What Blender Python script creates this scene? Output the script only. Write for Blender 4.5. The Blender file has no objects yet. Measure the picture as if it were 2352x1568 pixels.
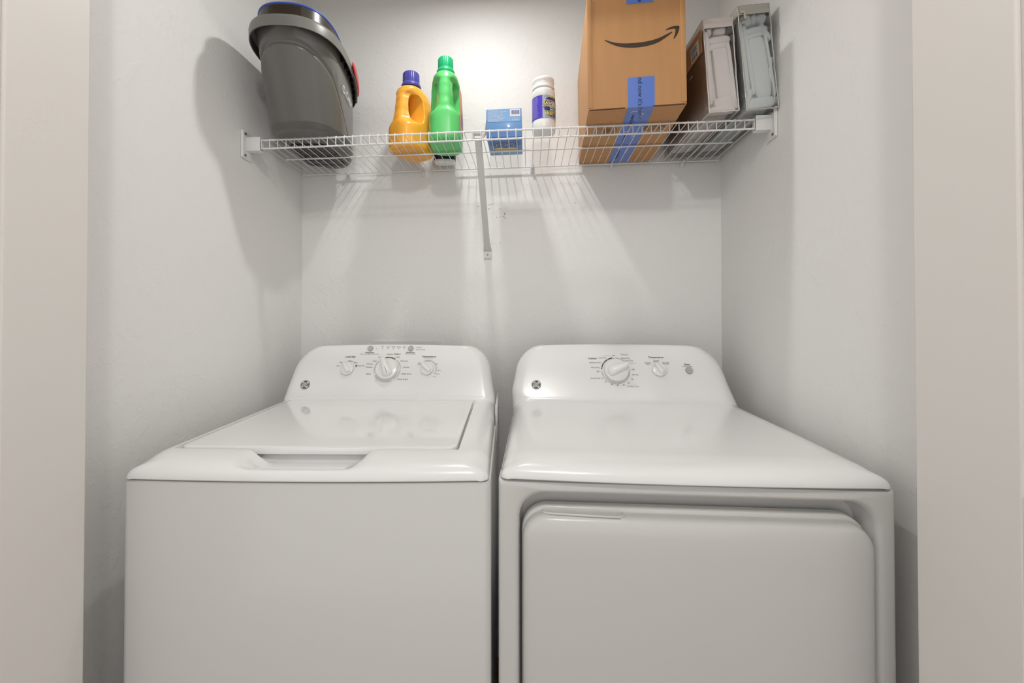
import bpy, bmesh, math, random
from mathutils import Vector, Matrix
PI = math.pi
S = bpy.context.scene
COL = S.collection
H = 1.19            # camera height; the eye line of the photograph

# ------------------------------------------------------------------ camera
cd = bpy.data.cameras.new('camera'); cam = bpy.data.objects.new('camera', cd); COL.objects.link(cam)
cam.location = (0, -1.54, H)
cam.rotation_euler = (PI/2 + .0113, 0, .0675)
cd.sensor_width = 36; cd.lens = 36*980/2352
cd.shift_x = (1176-1148)/2352; cd.shift_y = -(784-729)/2352
cd.clip_start = .02
S.camera = cam
# ------------------------------------------------------------------ light
S.view_settings.view_transform = 'Standard'; S.view_settings.look = 'None'
S.view_settings.exposure = 0.0; S.view_settings.gamma = 1; S.view_settings.use_curve_mapping = False
w = bpy.data.worlds.new('world'); S.world = w; w.use_nodes = True
w.node_tree.nodes['Background'].inputs[0].default_value = (1.0, .99, .975, 1)
w.node_tree.nodes['Background'].inputs[1].default_value = 1.02
def lamp(name, loc, power, radius, col):
    l = bpy.data.lights.new(name, 'POINT'); l.energy = power; l.shadow_soft_size = radius; l.color = col
    o = bpy.data.objects.new(name, l); o.location = loc; COL.objects.link(o); return o
kl = bpy.data.lights.new('closet_ceiling_lamp', 'AREA'); kl.shape = 'DISK'; kl.size = .055; kl.color = (1, .985, .96)
ko = bpy.data.objects.new('closet_ceiling_lamp', kl); COL.objects.link(ko)
ko.location, kl.energy = (-.182, -.415, H+1.18), 4.3
lamp('hall_ceiling_lamp', (.03, -1.95, H+1.20), 19.5, .05, (1, .98, .95))

# ------------------------------------------------------------------ materials
def nodes(name):
    m = bpy.data.materials.new(name); m.use_nodes = True
    nt = m.node_tree; return m, nt, nt.nodes['Principled BSDF']
def mat(name, col, rough=.5, metal=0, coat=0, trans=0, ior=1.45, alpha=1, sss=0, bump=None, var=None):
    m, nt, b = nodes(name)
    b.inputs['Base Color'].default_value = (*col, 1); b.inputs['Roughness'].default_value = rough
    b.inputs['Metallic'].default_value = metal; b.inputs['Coat Weight'].default_value = coat
    b.inputs['Coat Roughness'].default_value = .04
    b.inputs['Transmission Weight'].default_value = trans; b.inputs['IOR'].default_value = ior
    b.inputs['Alpha'].default_value = alpha
    if sss:
        b.inputs['Subsurface Weight'].default_value = sss; b.inputs['Subsurface Radius'].default_value = (.02, .02, .02)
    tc = nt.nodes.new('ShaderNodeTexCoord')
    if bump:
        n = nt.nodes.new('ShaderNodeTexNoise'); n.inputs['Scale'].default_value = bump[0]; n.inputs['Detail'].default_value = 3
        nt.links.new(tc.outputs['Object'], n.inputs['Vector'])
        bp = nt.nodes.new('ShaderNodeBump'); bp.inputs['Strength'].default_value = bump[1]; bp.inputs['Distance'].default_value = bump[2]
        nt.links.new(n.outputs['Fac'], bp.inputs['Height']); nt.links.new(bp.outputs['Normal'], b.inputs['Normal'])
    if var:
        n = nt.nodes.new('ShaderNodeTexNoise'); n.inputs['Scale'].default_value = var[0]; n.inputs['Detail'].default_value = 4
        mp = nt.nodes.new('ShaderNodeMapping'); mp.inputs['Scale'].default_value = var[2] if len(var) > 2 else (1, 1, 1)
        nt.links.new(tc.outputs['Object'], mp.inputs['Vector']); nt.links.new(mp.outputs['Vector'], n.inputs['Vector'])
        mx = nt.nodes.new('ShaderNodeMixRGB'); mx.blend_type = 'MIX'
        mx.inputs[1].default_value = (*[c*(1-var[1]) for c in col], 1); mx.inputs[2].default_value = (*[min(1, c*(1+var[1])) for c in col], 1)
        nt.links.new(n.outputs['Fac'], mx.inputs[0]); nt.links.new(mx.outputs[0], b.inputs['Base Color'])
    return m
def wall_mat(name, col, strength):
    m, nt, b = nodes(name)
    b.inputs['Base Color'].default_value = (*col, 1); b.inputs['Roughness'].default_value = .55
    tc = nt.nodes.new('ShaderNodeTexCoord')
    n1 = nt.nodes.new('ShaderNodeTexNoise'); n1.inputs['Scale'].default_value = 30; n1.inputs['Detail'].default_value = 4
    n1.inputs['Roughness'].default_value = .6; n1.inputs['Distortion'].default_value = .25
    r = nt.nodes.new('ShaderNodeValToRGB'); r.color_ramp.elements[0].position = .52; r.color_ramp.elements[1].position = .60
    n2 = nt.nodes.new('ShaderNodeTexNoise'); n2.inputs['Scale'].default_value = 180; n2.inputs['Detail'].default_value = 3
    ad = nt.nodes.new('ShaderNodeMath'); ad.operation = 'MULTIPLY_ADD'; ad.inputs[1].default_value = .22
    bp = nt.nodes.new('ShaderNodeBump'); bp.inputs['Strength'].default_value = strength; bp.inputs['Distance'].default_value = .0015
    nt.links.new(tc.outputs['Object'], n1.inputs['Vector']); nt.links.new(tc.outputs['Object'], n2.inputs['Vector'])
    nt.links.new(n1.outputs['Fac'], r.inputs[0]); nt.links.new(n2.outputs['Fac'], ad.inputs[0])
    nt.links.new(r.outputs[0], ad.inputs[2]); nt.links.new(ad.outputs[0], bp.inputs['Height'])
    nt.links.new(bp.outputs['Normal'], b.inputs['Normal'])
    return m
M = {}
M['wall'] = wall_mat('painted_wall', (.825, .817, .803), .27)
M['ceiling'] = wall_mat('painted_ceiling', (.82, .81, .79), .3)
M['door'] = mat('door_paint', (.76, .735, .70), .42, bump=(300, .05, .0005))
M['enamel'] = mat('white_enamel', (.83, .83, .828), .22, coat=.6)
M['body'] = mat('white_enamel_shaded', (.65, .643, .628), .3, coat=.25)  # same white paint as the covers, the fronts' shade put into the colour
M['lid'] = mat('white_lid_enamel', (.83, .83, .828), .12, coat=.8)
M['recess'] = mat('white_recess_plastic', (.72, .72, .715), .35, coat=.2)
M['knob'] = mat('white_knob_plastic', (.84, .84, .83), .2, coat=.4)
M['button'] = mat('grey_button', (.42, .44, .43), .45)
M['dark'] = mat('dark_gap', (.02, .02, .02), .7)
M['ink'] = mat('dark_ink', (.07, .07, .075), .5)
M['ink_grey'] = mat('grey_ink', (.50, .50, .50), .5)
M['logo'] = mat('logo_grey', (.10, .10, .10), .35)
M['logo_white'] = mat('logo_white', (.82, .82, .82), .4)
M['wire'] = mat('white_wire_coating', (.80, .80, .79), .35, coat=.2)
M['bracket'] = mat('white_bracket_plastic', (.76, .75, .74), .4)
M['brace'] = mat('white_painted_steel', (.66, .66, .65), .4)
M['screw'] = mat('steel_screw', (.25, .25, .25), .35, metal=.9)
M['bucket'] = mat('charcoal_plastic', (.125, .121, .113), .28, coat=.15)
M['bucket_rim'] = mat('grey_rim_plastic', (.17, .168, .155), .4)
M['wringer'] = mat('dark_brown_plastic', (.055, .045, .038), .3)
M['black'] = mat('black_plastic', (.012, .012, .014), .25, coat=.2)
M['blue_rim'] = mat('blue_plastic', (.05, .13, .62), .3)
M['red'] = mat('red_plastic', (.72, .035, .03), .3)
M['white_ink'] = mat('white_ink', (.85, .85, .85), .5)
M['orange'] = mat('orange_jug_plastic', (.90, .42, .045), .3, sss=.25, coat=.15)
M['green'] = mat('green_jug_plastic', (.12, .62, .17), .3, sss=.25, coat=.15)
M['blue_cap'] = mat('blue_cap_plastic', (.075, .07, .36), .35)
M['green_cap'] = mat('teal_green_cap_plastic', (.015, .42, .17), .35)
M['label_orange'] = mat('orange_label', (.70, .33, .20), .4)
M['label_purple'] = mat('purple_label', (.16, .14, .42), .4)
M['snug'] = mat('blue_carton', (.13, .30, .60), .4, coat=.2)
M['snug_light'] = mat('light_blue_print', (.19, .38, .66), .4)
M['snug_deep'] = mat('deep_blue_print', (.06, .17, .46), .4)
M['snug_cream'] = mat('cream_print', (.72, .60, .33), .5)
M['snug_ink'] = mat('navy_ink', (.035, .05, .25), .5)
M['kraft_in'] = mat('tan_board', (.38, .28, .19), .8)
M['paper'] = mat('white_paper', (.78, .78, .77), .6)
M['jar'] = mat('white_jar_plastic', (.80, .795, .78), .3, coat=.2, sss=.1)
M['jar_blue'] = mat('royal_blue_label', (.075, .045, .52), .35)
M['jar_navy'] = mat('navy_label', (.025, .045, .20), .35)
M['jar_silver'] = mat('silver_blue_label', (.33, .38, .48), .3)
M['yellow'] = mat('yellow_ink', (.80, .62, .13), .5)
M['jar_black'] = mat('maroon_black_ink', (.03, .012, .02), .4)
M['jar_green'] = mat('green_ink', (.05, .38, .10), .5)
M['kraft'] = mat('kraft_cardboard', (.52, .265, .105), .6, var=(9, .10, (6, 6, .6)), bump=(260, .12, .0006))
M['kraft_edge'] = mat('cardboard_edge', (.11, .045, .015), .8)
M['kraft_ink'] = mat('brown_black_ink', (.045, .025, .012), .6)
M['tape'] = mat('blue_tape', (.10, .20, .62), .28, coat=.3)
M['tape_ink'] = mat('tape_navy_ink', (.012, .02, .09), .5)
M['tape_white'] = mat('tape_white_ink', (.75, .8, .9), .5)
M['sheet_pink'] = mat('warm_grey_cotton', (.76, .71, .68), .8, bump=(30, .5, .003))
M['sheet_grey'] = mat('cool_grey_cotton', (.66, .69, .68), .8, bump=(30, .5, .003))
M['floor'] = None

def wood_floor():
    m, nt, b = nodes('brown_plank_floor')
    tc = nt.nodes.new('ShaderNodeTexCoord'); mp = nt.nodes.new('ShaderNodeMapping')
    mp.inputs['Rotation'].default_value = (0, 0, PI/2)
    br = nt.nodes.new('ShaderNodeTexBrick'); br.inputs['Scale'].default_value = 1
    br.inputs['Brick Width'].default_value = 1.2; br.inputs['Row Height'].default_value = .15; br.inputs['Mortar Size'].default_value = .002
    br.inputs['Color1'].default_value = (.20, .115, .07, 1); br.inputs['Color2'].default_value = (.27, .16, .10, 1)
    br.inputs['Mortar'].default_value = (.04, .02, .01, 1)
    no = nt.nodes.new('ShaderNodeTexNoise'); no.inputs['Scale'].default_value = 8; no.inputs['Detail'].default_value = 6
    mx = nt.nodes.new('ShaderNodeMixRGB'); mx.blend_type = 'MULTIPLY'; mx.inputs[0].default_value = .4
    nt.links.new(tc.outputs['Object'], mp.inputs[0]); nt.links.new(mp.outputs[0], br.inputs['Vector'])
    nt.links.new(mp.outputs[0], no.inputs['Vector'])
    nt.links.new(br.outputs['Color'], mx.inputs[1]); nt.links.new(no.outputs['Color'], mx.inputs[2])
    nt.links.new(mx.outputs[0], b.inputs['Base Color']); b.inputs['Roughness'].default_value = .35
    return m
M['floor'] = wood_floor()

def clear_film():
    m, nt, b = nodes('clear_vinyl')
    out = nt.nodes['Material Output']
    tr = nt.nodes.new('ShaderNodeBsdfTransparent'); tr.inputs[0].default_value = (.97, .97, .97, 1)
    gl = nt.nodes.new('ShaderNodeBsdfGlossy'); gl.inputs['Roughness'].default_value = .12
    fr = nt.nodes.new('ShaderNodeFresnel'); fr.inputs['IOR'].default_value = 1.38
    tc = nt.nodes.new('ShaderNodeTexCoord'); n = nt.nodes.new('ShaderNodeTexNoise'); n.inputs['Scale'].default_value = 14
    n.inputs['Detail'].default_value = 2
    bp = nt.nodes.new('ShaderNodeBump'); bp.inputs['Strength'].default_value = .6; bp.inputs['Distance'].default_value = .01
    mx = nt.nodes.new('ShaderNodeMixShader')
    nt.links.new(tc.outputs['Object'], n.inputs['Vector']); nt.links.new(n.outputs['Fac'], bp.inputs['Height'])
    nt.links.new(bp.outputs['Normal'], gl.inputs['Normal'])
    nt.links.new(fr.outputs[0], mx.inputs[0]); nt.links.new(tr.outputs[0], mx.inputs[1]); nt.links.new(gl.outputs[0], mx.inputs[2])
    nt.links.new(mx.outputs[0], out.inputs[0])
    return m
M['film'] = clear_film()

# ------------------------------------------------------------------ helpers
def tag(o, label=None, cat=None, group=None, kind=None):
    if label: o['label'] = label
    if cat: o['category'] = cat
    if group: o['group'] = group
    if kind: o['kind'] = kind
    return o
def thing(name, label, cat, loc=(0, 0, 0), rot=(0, 0, 0), group=None):
    o = bpy.data.objects.new(name, None); o.empty_display_size = .05
    o.location = loc; o.rotation_euler = rot; COL.objects.link(o)
    return tag(o, label, cat, group)
def obj(name, bm, m, parent=None, smooth=None, label=None):
    me = bpy.data.meshes.new(name)
    if isinstance(bm, bpy.types.Mesh): me = bm; me.name = name
    else:
        bm.to_mesh(me); bm.free()
    ms = m if isinstance(m, (list, tuple)) else [m]
    for x in ms: me.materials.append(M[x] if isinstance(x, str) else x)
    if smooth is not None:
        me.polygons.foreach_set('use_smooth', [True]*len(me.polygons))
        if smooth < 180: me.set_sharp_from_angle(angle=math.radians(smooth))
    o = bpy.data.objects.new(name, me); COL.objects.link(o); o.parent = parent
    if label: o['label'] = label
    return o
def BM(): return bmesh.new()
def box(bm, x0, x1, y0, y1, z0, z1, bev=0, seg=3, mi=0):
    b2 = bmesh.new(); bmesh.ops.create_cube(b2, size=1)
    for v in b2.verts:
        v.co = Vector(((x0+x1)/2+v.co.x*(x1-x0), (y0+y1)/2+v.co.y*(y1-y0), (z0+z1)/2+v.co.z*(z1-z0)))
    if bev: bmesh.ops.bevel(b2, geom=b2.edges[:], offset=bev, segments=seg, profile=.5, affect='EDGES')
    for f in b2.faces: f.material_index = mi
    merge(bm, b2); return bm
def merge(bm, b2, mat4=None):
    if mat4 is not None: bmesh.ops.transform(b2, matrix=mat4, verts=b2.verts[:])
    vm = {v: bm.verts.new(v.co) for v in b2.verts}
    for f in b2.faces:
        try:
            nf = bm.faces.new([vm[v] for v in f.verts]); nf.material_index = f.material_index
        except ValueError: pass
    b2.free()
def loft(bm, rings, cap0=True, cap1=True, closed=True, mi=0):
    vs = [[bm.verts.new(p) for p in r] for r in rings]
    n = len(rings[0])
    for a, b in zip(vs, vs[1:]):
        for i in range(n if closed else n-1):
            j = (i+1) % n
            try:
                f = bm.faces.new((a[i], a[j], b[j], b[i])); f.material_index = mi
            except ValueError: pass
    if cap0 and closed: bm.faces.new(vs[0][::-1]).material_index = mi
    if cap1 and closed: bm.faces.new(vs[-1]).material_index = mi
    return vs
def tube(bm, pts, r, n=8, caps=True):
    pts = [Vector(p) for p in pts]; rings = []
    up = None
    for i, p in enumerate(pts):
        d = ((pts[min(i+1, len(pts)-1)]-pts[i]).normalized() + (pts[i]-pts[max(i-1, 0)]).normalized()).normalized()
        if up is None:
            up = Vector((0, 0, 1)) if abs(d.z) < .9 else Vector((1, 0, 0))
        s = d.cross(up).normalized(); up = s.cross(d).normalized()
        rr = r[i] if isinstance(r, (list, tuple)) else r
        rings.append([p + s*math.cos(2*PI*k/n)*rr + up*math.sin(2*PI*k/n)*rr for k in range(n)])
    loft(bm, rings, caps, caps)
def lathe(bm, prof, n=48, c=(0, 0), mi=0, mod=None):
    rings = []
    for r, z in prof:
        rings.append([(c[0]+(r*(mod(2*PI*k/n, z) if mod else 1))*math.cos(2*PI*k/n),
                       c[1]+(r*(mod(2*PI*k/n, z) if mod else 1))*math.sin(2*PI*k/n), z) for k in range(n)])
    loft(bm, rings, True, True, mi=mi)
def rrect(w_, h_, r, seg=6):
    """rounded rectangle loop, 2D"""
    P = []
    for cx, cy, a0 in ((w_/2-r, h_/2-r, 0), (-w_/2+r, h_/2-r, PI/2), (-w_/2+r, -h_/2+r, PI), (w_/2-r, -h_/2+r, 1.5*PI)):
        for k in range(seg+1):
            a = a0+PI/2*k/seg; P.append((cx+r*math.cos(a), cy+r*math.sin(a)))
    return P
def superel(a, b, e, n=64):
    P = []
    for k in range(n):
        t = 2*PI*k/n; c, s = math.cos(t), math.sin(t)
        P.append((a*math.copysign(abs(c)**(2/e), c), b*math.copysign(abs(s)**(2/e), s)))
    return P
def text2d(s, size, align='CENTER', bold=0., shear=0., res=3, sx=1.):
    cu = bpy.data.curves.new('t', 'FONT'); cu.body = s; cu.size = size; cu.align_x = align; cu.align_y = 'CENTER'
    cu.resolution_u = res; cu.offset = bold*size; cu.shear = shear; cu.fill_mode = 'FRONT'
    o = bpy.data.objects.new('t', cu); COL.objects.link(o)
    bpy.context.view_layer.update()
    dg = bpy.context.evaluated_depsgraph_get(); ev = o.evaluated_get(dg); me = ev.to_mesh()
    V = [(v.co.x*sx, v.co.y) for v in me.vertices]; F = [tuple(p.vertices) for p in me.polygons]
    ev.to_mesh_clear(); bpy.data.objects.remove(o); bpy.data.curves.remove(cu)
    return V, F
def put2d(bm, VF, fn, mi=0):
    V, F = VF; vs = [bm.verts.new(fn(x, y)) for x, y in V]
    for f in F:
        try:
            g = bm.faces.new([vs[i] for i in f]); g.material_index = mi
        except ValueError: pass
def add_text(bm, s, cx, cy, size, fn, mi=0, rot=0, **k):
    c, sn = math.cos(rot), math.sin(rot)
    put2d(bm, text2d(s, size, **k), lambda x, y: fn(cx+c*x-sn*y, cy+sn*x+c*y), mi)
def poly2d(bm, P, fn, mi=0):
    f = bm.faces.new([bm.verts.new(fn(x, y)) for x, y in P]); f.material_index = mi
def grid2d(bm, x0, x1, y0, y1, nx, ny, fn, mi=0):
    vs = [[bm.verts.new(fn(x0+(x1-x0)*i/nx, y0+(y1-y0)*j/ny)) for i in range(nx+1)] for j in range(ny+1)]
    for j in range(ny):
        for i in range(nx):
            bm.faces.new((vs[j][i], vs[j][i+1], vs[j+1][i+1], vs[j+1][i])).material_index = mi
def disc2d(bm, cx, cy, r, fn, mi=0, n=20, ry=None):
    poly2d(bm, [(cx+r*math.cos(2*PI*k/n), cy+(ry or r)*math.sin(2*PI*k/n)) for k in range(n)], fn, mi)
def arc2d(bm, cx, cy, r0, r1, a0, a1, fn, mi=0, n=None, ry=1.):
    n = n or max(3, int(abs(a1-a0)/4))
    for k in range(n):
        t0, t1 = [math.radians(a0+(a1-a0)*q/n) for q in (k, k+1)]
        poly2d(bm, [(cx+r*math.cos(t), cy+ry*r*math.sin(t)) for r, t in ((r0, t0), (r1, t0), (r1, t1), (r0, t1))], fn, mi)
def sstep(a, b, x):
    t = max(0, min(1, (x-a)/(b-a))); return t*t*(3-2*t)
def lerp(a, b, t): return a+(b-a)*t
def modapply(o):
    dg = bpy.context.evaluated_depsgraph_get(); me = bpy.data.meshes.new_from_object(o.evaluated_get(dg))
    o.modifiers.clear(); old = o.data; o.data = me; bpy.data.meshes.remove(old)

# ------------------------------------------------------------------ the setting
XL, XR = -.8465, .673
def struct(name, b, m, parent=None):
    o = obj(name, b, m, parent)
    if parent is None: o['kind'] = 'structure'
    return o
CZ = 2.47
wb = struct('wall_back', box(BM(), XL-.12, XR+.12, 0, .12, 0, CZ), 'wall')
struct('wall_left', box(BM(), XL-.12, XL, -.80, 0, 0, CZ), 'wall')
struct('wall_right', box(BM(), XR, XR+.12, -.80, 0, 0, CZ), 'wall')
b = BM(); box(b, -2.6, XL-.002, -.90, -.80, 0, CZ); box(b, XR+.002, 2.4, -.90, -.80, 0, CZ); box(b, XL-.002, XR+.002, -.90, -.80, 2.12, CZ)
struct('wall_front', b, 'wall')
struct('ceiling', box(BM(), -2.6, 2.4, -3.6, .12, CZ, CZ+.08), 'ceiling')
struct('floor', box(BM(), -2.6, 2.4, -3.6, .12, -.06, 0), 'floor')
b = BM(); box(b, XL, XR, -.014, 0, 0, .09, .003); struct('baseboard_back', b, 'door')

def door_leaf(name, parent, xf, sgn, y_far, width, stile):
    """one bifold panel; face plane x = xf looking towards sgn; runs from y_far towards the hall"""
    b = BM(); th = .034; zt = 2.03; z0 = .012
    y1, y0 = y_far, y_far-width
    panels = [(.984, 1.93), (.22, .792)]
    # slab core
    xb = xf-sgn*th
    def P(x, y, z): return (x, y, z)
    # frame of the face built from strips round the panel recesses
    d = .007
    core = sorted((xb, xf-sgn*d)); box(b, core[0], core[1], y0, y1, z0, zt)
    fx = sorted((xf-sgn*d, xf))
    def strip(ya, yb, za, zb): box(b, fx[0], fx[1], ya, yb, za, zb, .0022, 2)
    strip(y1-stile, y1, z0, zt); strip(y0, y0+stile, z0, zt)
    zs = [z0] + [q for p in reversed(panels) for q in p] + [zt]
    for za, zb in zip(zs[::2], zs[1::2]): strip(y0+stile-.001, y1-stile+.001, za, zb)
    for za, zb in panels:
        r = [];
        for ins, dep in ((0, d), (.012, d-.001), (.030, .001), (.034, 0)):
            r.append([(xf-sgn*dep, y, z) for y, z in ((y0+stile+ins, za+ins), (y1-stile-ins, za+ins), (y1-stile-ins, zb-ins), (y0+stile+ins, zb-ins))])
        loft(b, r, False, True)
    bmesh.ops.recalc_face_normals(b, faces=b.faces[:])
    return obj(name, b, 'door', parent)
for i, (xf, sg, yf, st) in enumerate(((-.75, 1, -.862, .1195), (.585, -1, -.850, .140))):
    r_ = bpy.data.objects.new('door_%d' % (i+1), None); COL.objects.link(r_); r_['kind'] = 'structure'
    r_['label'] = ['white bifold door folded open at the left of the closet opening', 'white bifold door folded open at the right of the closet opening'][i]
    door_leaf('door_panel', r_, xf, sg, yf, .42, st)
    door_leaf('door_panel', r_, xf-sg*.038, sg, yf, .42, st)
# scuffs in the paint, part of the wall
b = BM(); rnd = random.Random(4)
def wallp(x, y): return (x, -.0006, y)
def blob(cx, cz, w_, h_, rot=0):
    P = []
    for k in range(9):
        a = 2*PI*k/9; rr = rnd.uniform(.6, 1.1)
        x, z = w_*rr*math.cos(a), h_*rr*math.sin(a)
        P.append((cx+x*math.cos(rot)-z*math.sin(rot), cz+x*math.sin(rot)+z*math.cos(rot)))
    poly2d(b, P, wallp)
def wpx(px, py):    # position on the back wall
    return (-.148+(px-1120)*1.577e-3, H+.245-(py-585)*1.58e-3)
for px, py, ww, hh, rt in ((1159, 491, 1.4, 2.6, .3), (1157, 497, 1.2, 2.2, -.5), (1160, 501, 2.6, .9, -.3), (1141, 499, 1.5, 1, 0), (1149, 498, .9, .9, 0),
                           (1149, 480, 2.4, .8, .1), (1162, 478, .6, 1.8, .3), (1098, 473, 2.4, .8, .8), (1106, 480, .8, 1.6, .3), (1125, 470, 5, .5, .2), (1132, 468, 3, .5, .1),
                           (1123, 479, 3, .9, .6), (1130, 560, 1.2, 1, 0), (1149, 559, 1.1, 1, 0), (1157, 597, .8, .8, 0), (1319, 469, 1.5, .7, .8)):
    c = wpx(px, py); blob(c[0], c[1], ww*1.57e-3, hh*1.57e-3, rt)
obj('paint_chips', b, mat('chipped_paint', (.32, .26, .19), .8), wb, label='small brown chips in the wall paint below the shelf')

# ------------------------------------------------------------------ wire shelf
TILT = .0116
def zdeck(x): return H+.5585+TILT*x
X0, NW, YF, YB = -.8236, 59, -.3148, -.016
sh = thing('wire_shelf', 'white coated wire shelf spanning the closet above the washer and dryer', 'shelf', (0, 0, zdeck(0)), (0, -math.atan(TILT), 0))
rr = .0026
xa, xb_ = X0-.012, X0+58*.0254+.008
for nm, y, z, x_a, x_b in (('front_rail', YF, -.003, xa, xb_), ('lip_rail', YF-.001, -.0285, xa, xb_), ('middle_rail', -.165, -.003, X0+.012, X0+58*.0254-.012), ('back_rail', YB, -.003, xa, xb_)):
    b = BM(); tube(b, [(x_a, y, z), (x_b, y, z)], rr, 10); obj(nm, b, 'wire', sh, 60)
b = BM(); wr = .0013
tube(b, [(0, YB+.003, .0005), (0, YF+.001, .0008), (0, YF-.0025, -.0005), (0, YF-.0040, -.004), (0, YF-.0040, -.0305)], wr, 8)
w0 = obj('wire', b, 'wire', sh, 60); w0.location.x = X0
for k in range(1, NW):
    o = w0.copy(); COL.objects.link(o); o.parent = sh; o.location.x = X0+k*.0254
# end brackets
def end_bracket(xw, sg, label):
    z = zdeck(xw)
    t = thing('shelf_end_bracket', label, 'bracket', (xw, YF, z), group='end brackets of the wire shelf')
    def X(a): return sg*a
    b = BM()
    xs = sorted((X(.0005), X(.006))); box(b, xs[0], xs[1], -.030, .014, -.062, .020, .002)
    box(b, *sorted((X(.005), X(.0095))), -.030, -.026, -.060, .018, .001)
    obj('wall_plate', b, 'bracket', t, 40)
    b = BM(); xs = sorted((X(.004), X(.047)))
    box(b, xs[0], xs[1], -.010, -.0065, -.036, .005, .0012)       # front cheek
    box(b, xs[0], xs[1], -.010, .010, -.037, -.0335, .0012)       # bottom
    box(b, xs[0], xs[1], .006, .010, -.036, .0, .0012)
    obj('socket', b, 'bracket', t, 40)
    for zz in (.012, -.052):
        b = BM(); lathe(b, [(.0001, 0), (.0038, 0), (.0035, .002), (.0015, .0028), (.0001, .0028)], 14)
        bmesh.ops.transform(b, matrix=Matrix.Translation((X(.0062), -.016, zz)) @ Matrix.Rotation(sg*PI/2, 4, 'Y'), verts=b.verts[:])
        obj('screw', b, 'screw', t, 40)
end_bracket(XL, 1, 'white end bracket holding the wire shelf on the left wall')
end_bracket(XR, -1, 'white end bracket holding the wire shelf on the right wall, below the sheet bags')
# support brace
t = thing('shelf_brace', 'white slanted steel support pole from shelf front to back wall', 'bracket', (-.148, 0, H+.245))
def strip_bar(b, stations, th=.004):
    R = []
    for y, z, w_, lip in stations:
        R.append([(-w_/2, y, z), (w_/2, y, z), (w_/2, y+th*.7, z+th*.7), (-w_/2, y+th*.7, z+th*.7)])
    loft(b, R)
b = BM()
strip_bar(b, [(-.300, .293, .020, 0), (-.25, .245, .0205, 0), (-.06, .060, .0195, 0), (-.028, .030, .022, 0), (-.014, .017, .028, 0), (-.006, .012, .028, 0)], .008)
bmesh.ops.recalc_face_normals(b, faces=b.faces[:])
obj('pole', b, 'brace', t, 40)
b = BM(); box(b, -.014, .014, -.004, -.0005, -.012, .022, .0012); box(b, -.0135, .0135, -.008, -.0005, -.0145, -.012, .0008)
obj('foot_plate', b, 'bracket', t, 40)
b = BM(); lathe(b, [(.0001, 0), (.0034, 0), (.003, .0018), (.0001, .0022)], 14)
bmesh.ops.transform(b, matrix=Matrix.Translation((0, -.004, .0)) @ Matrix.Rotation(PI/2, 4, 'X'), verts=b.verts[:]); obj('screw', b, 'screw', t, 40)
b = BM(); box(b, -.0165, .0165, -.311, -.295, .304, .3075, .0008); box(b, -.0165, -.012, -.311, -.299, .288, .306, .0006); box(b, .012, .0165, -.311, -.299, .288, .306, .0006)
obj('clip', b, 'bracket', t, 40)
# wall clips
for x, lab in ((-.663, 'beside the bucket'), (-.384, 'below the orange jug'), (.013, 'below the white jar'), (.294, 'below the smile carton'), (.539, 'below the sheet bags')):
    b = BM(); z = zdeck(x)
    box(b, x-.006, x+.006, -.006, -.0008, z-.020, z+.014, .001)
    box(b, x-.004, x+.004, YB-.006, -.005, z-.009, z-.006, .0008)
    box(b, x-.004, x+.004, YB-.006, YB-.0035, z-.008, z+.002, .0008)
    box(b, x-.0025, x+.0025, YB, -.003, z+.002, z+.006, .0008)
    o = obj('shelf_wall_clip', b, 'bracket', None, 40)
    tag(o, 'small white clip holding the shelf back rail, ' + lab, 'clip', 'wall clips of the wire shelf')

# ------------------------------------------------------------------ washer and dryer
TA = math.radians(26)
def cover_profile(ys, top):
    """local (y,z) of the centre line: front lip, deck, console face, top, back"""
    P = [(.006, .9052), (.001, .9058), (-.0005, .9075), (-.0005, .910), (.0005, .9135), (.0025, .918), (.006, .9230), (.011, .9272), (.018, .9310), (.027, .9342), (.038, .9367), (.048, .9383), (.058, .9392), (.066, .9397)]
    n = 46
    for k in range(1, n+1): P.append((lerp(.066, ys-.012, k/n), lerp(.9397, .9525, k/n)))
    P += [(ys-.006, .9528), (ys-.002, .9535), (ys+.001, .955), (ys+.0035, .958)]
    L = (top-.961-.007)/math.cos(TA); y0, z0 = ys+.0045, .961
    for k in range(0, 17): P.append((y0+math.sin(TA)*L*k/16, z0+math.cos(TA)*L*k/16))
    ye, ze = P[-1]
    R = (top-ze)/(1-math.sin(TA))
    for k in range(1, 9):
        a = TA+(PI/2-TA)*k/8   # tangent direction from vertical
        P.append((ye+R*(math.cos(TA)-math.cos(a)), ze+R*(math.sin(a)-math.sin(TA))))
    yt = P[-1][0]
    P += [(yt+.006, top), (yt+.018, top-.001)]
    return P
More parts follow.
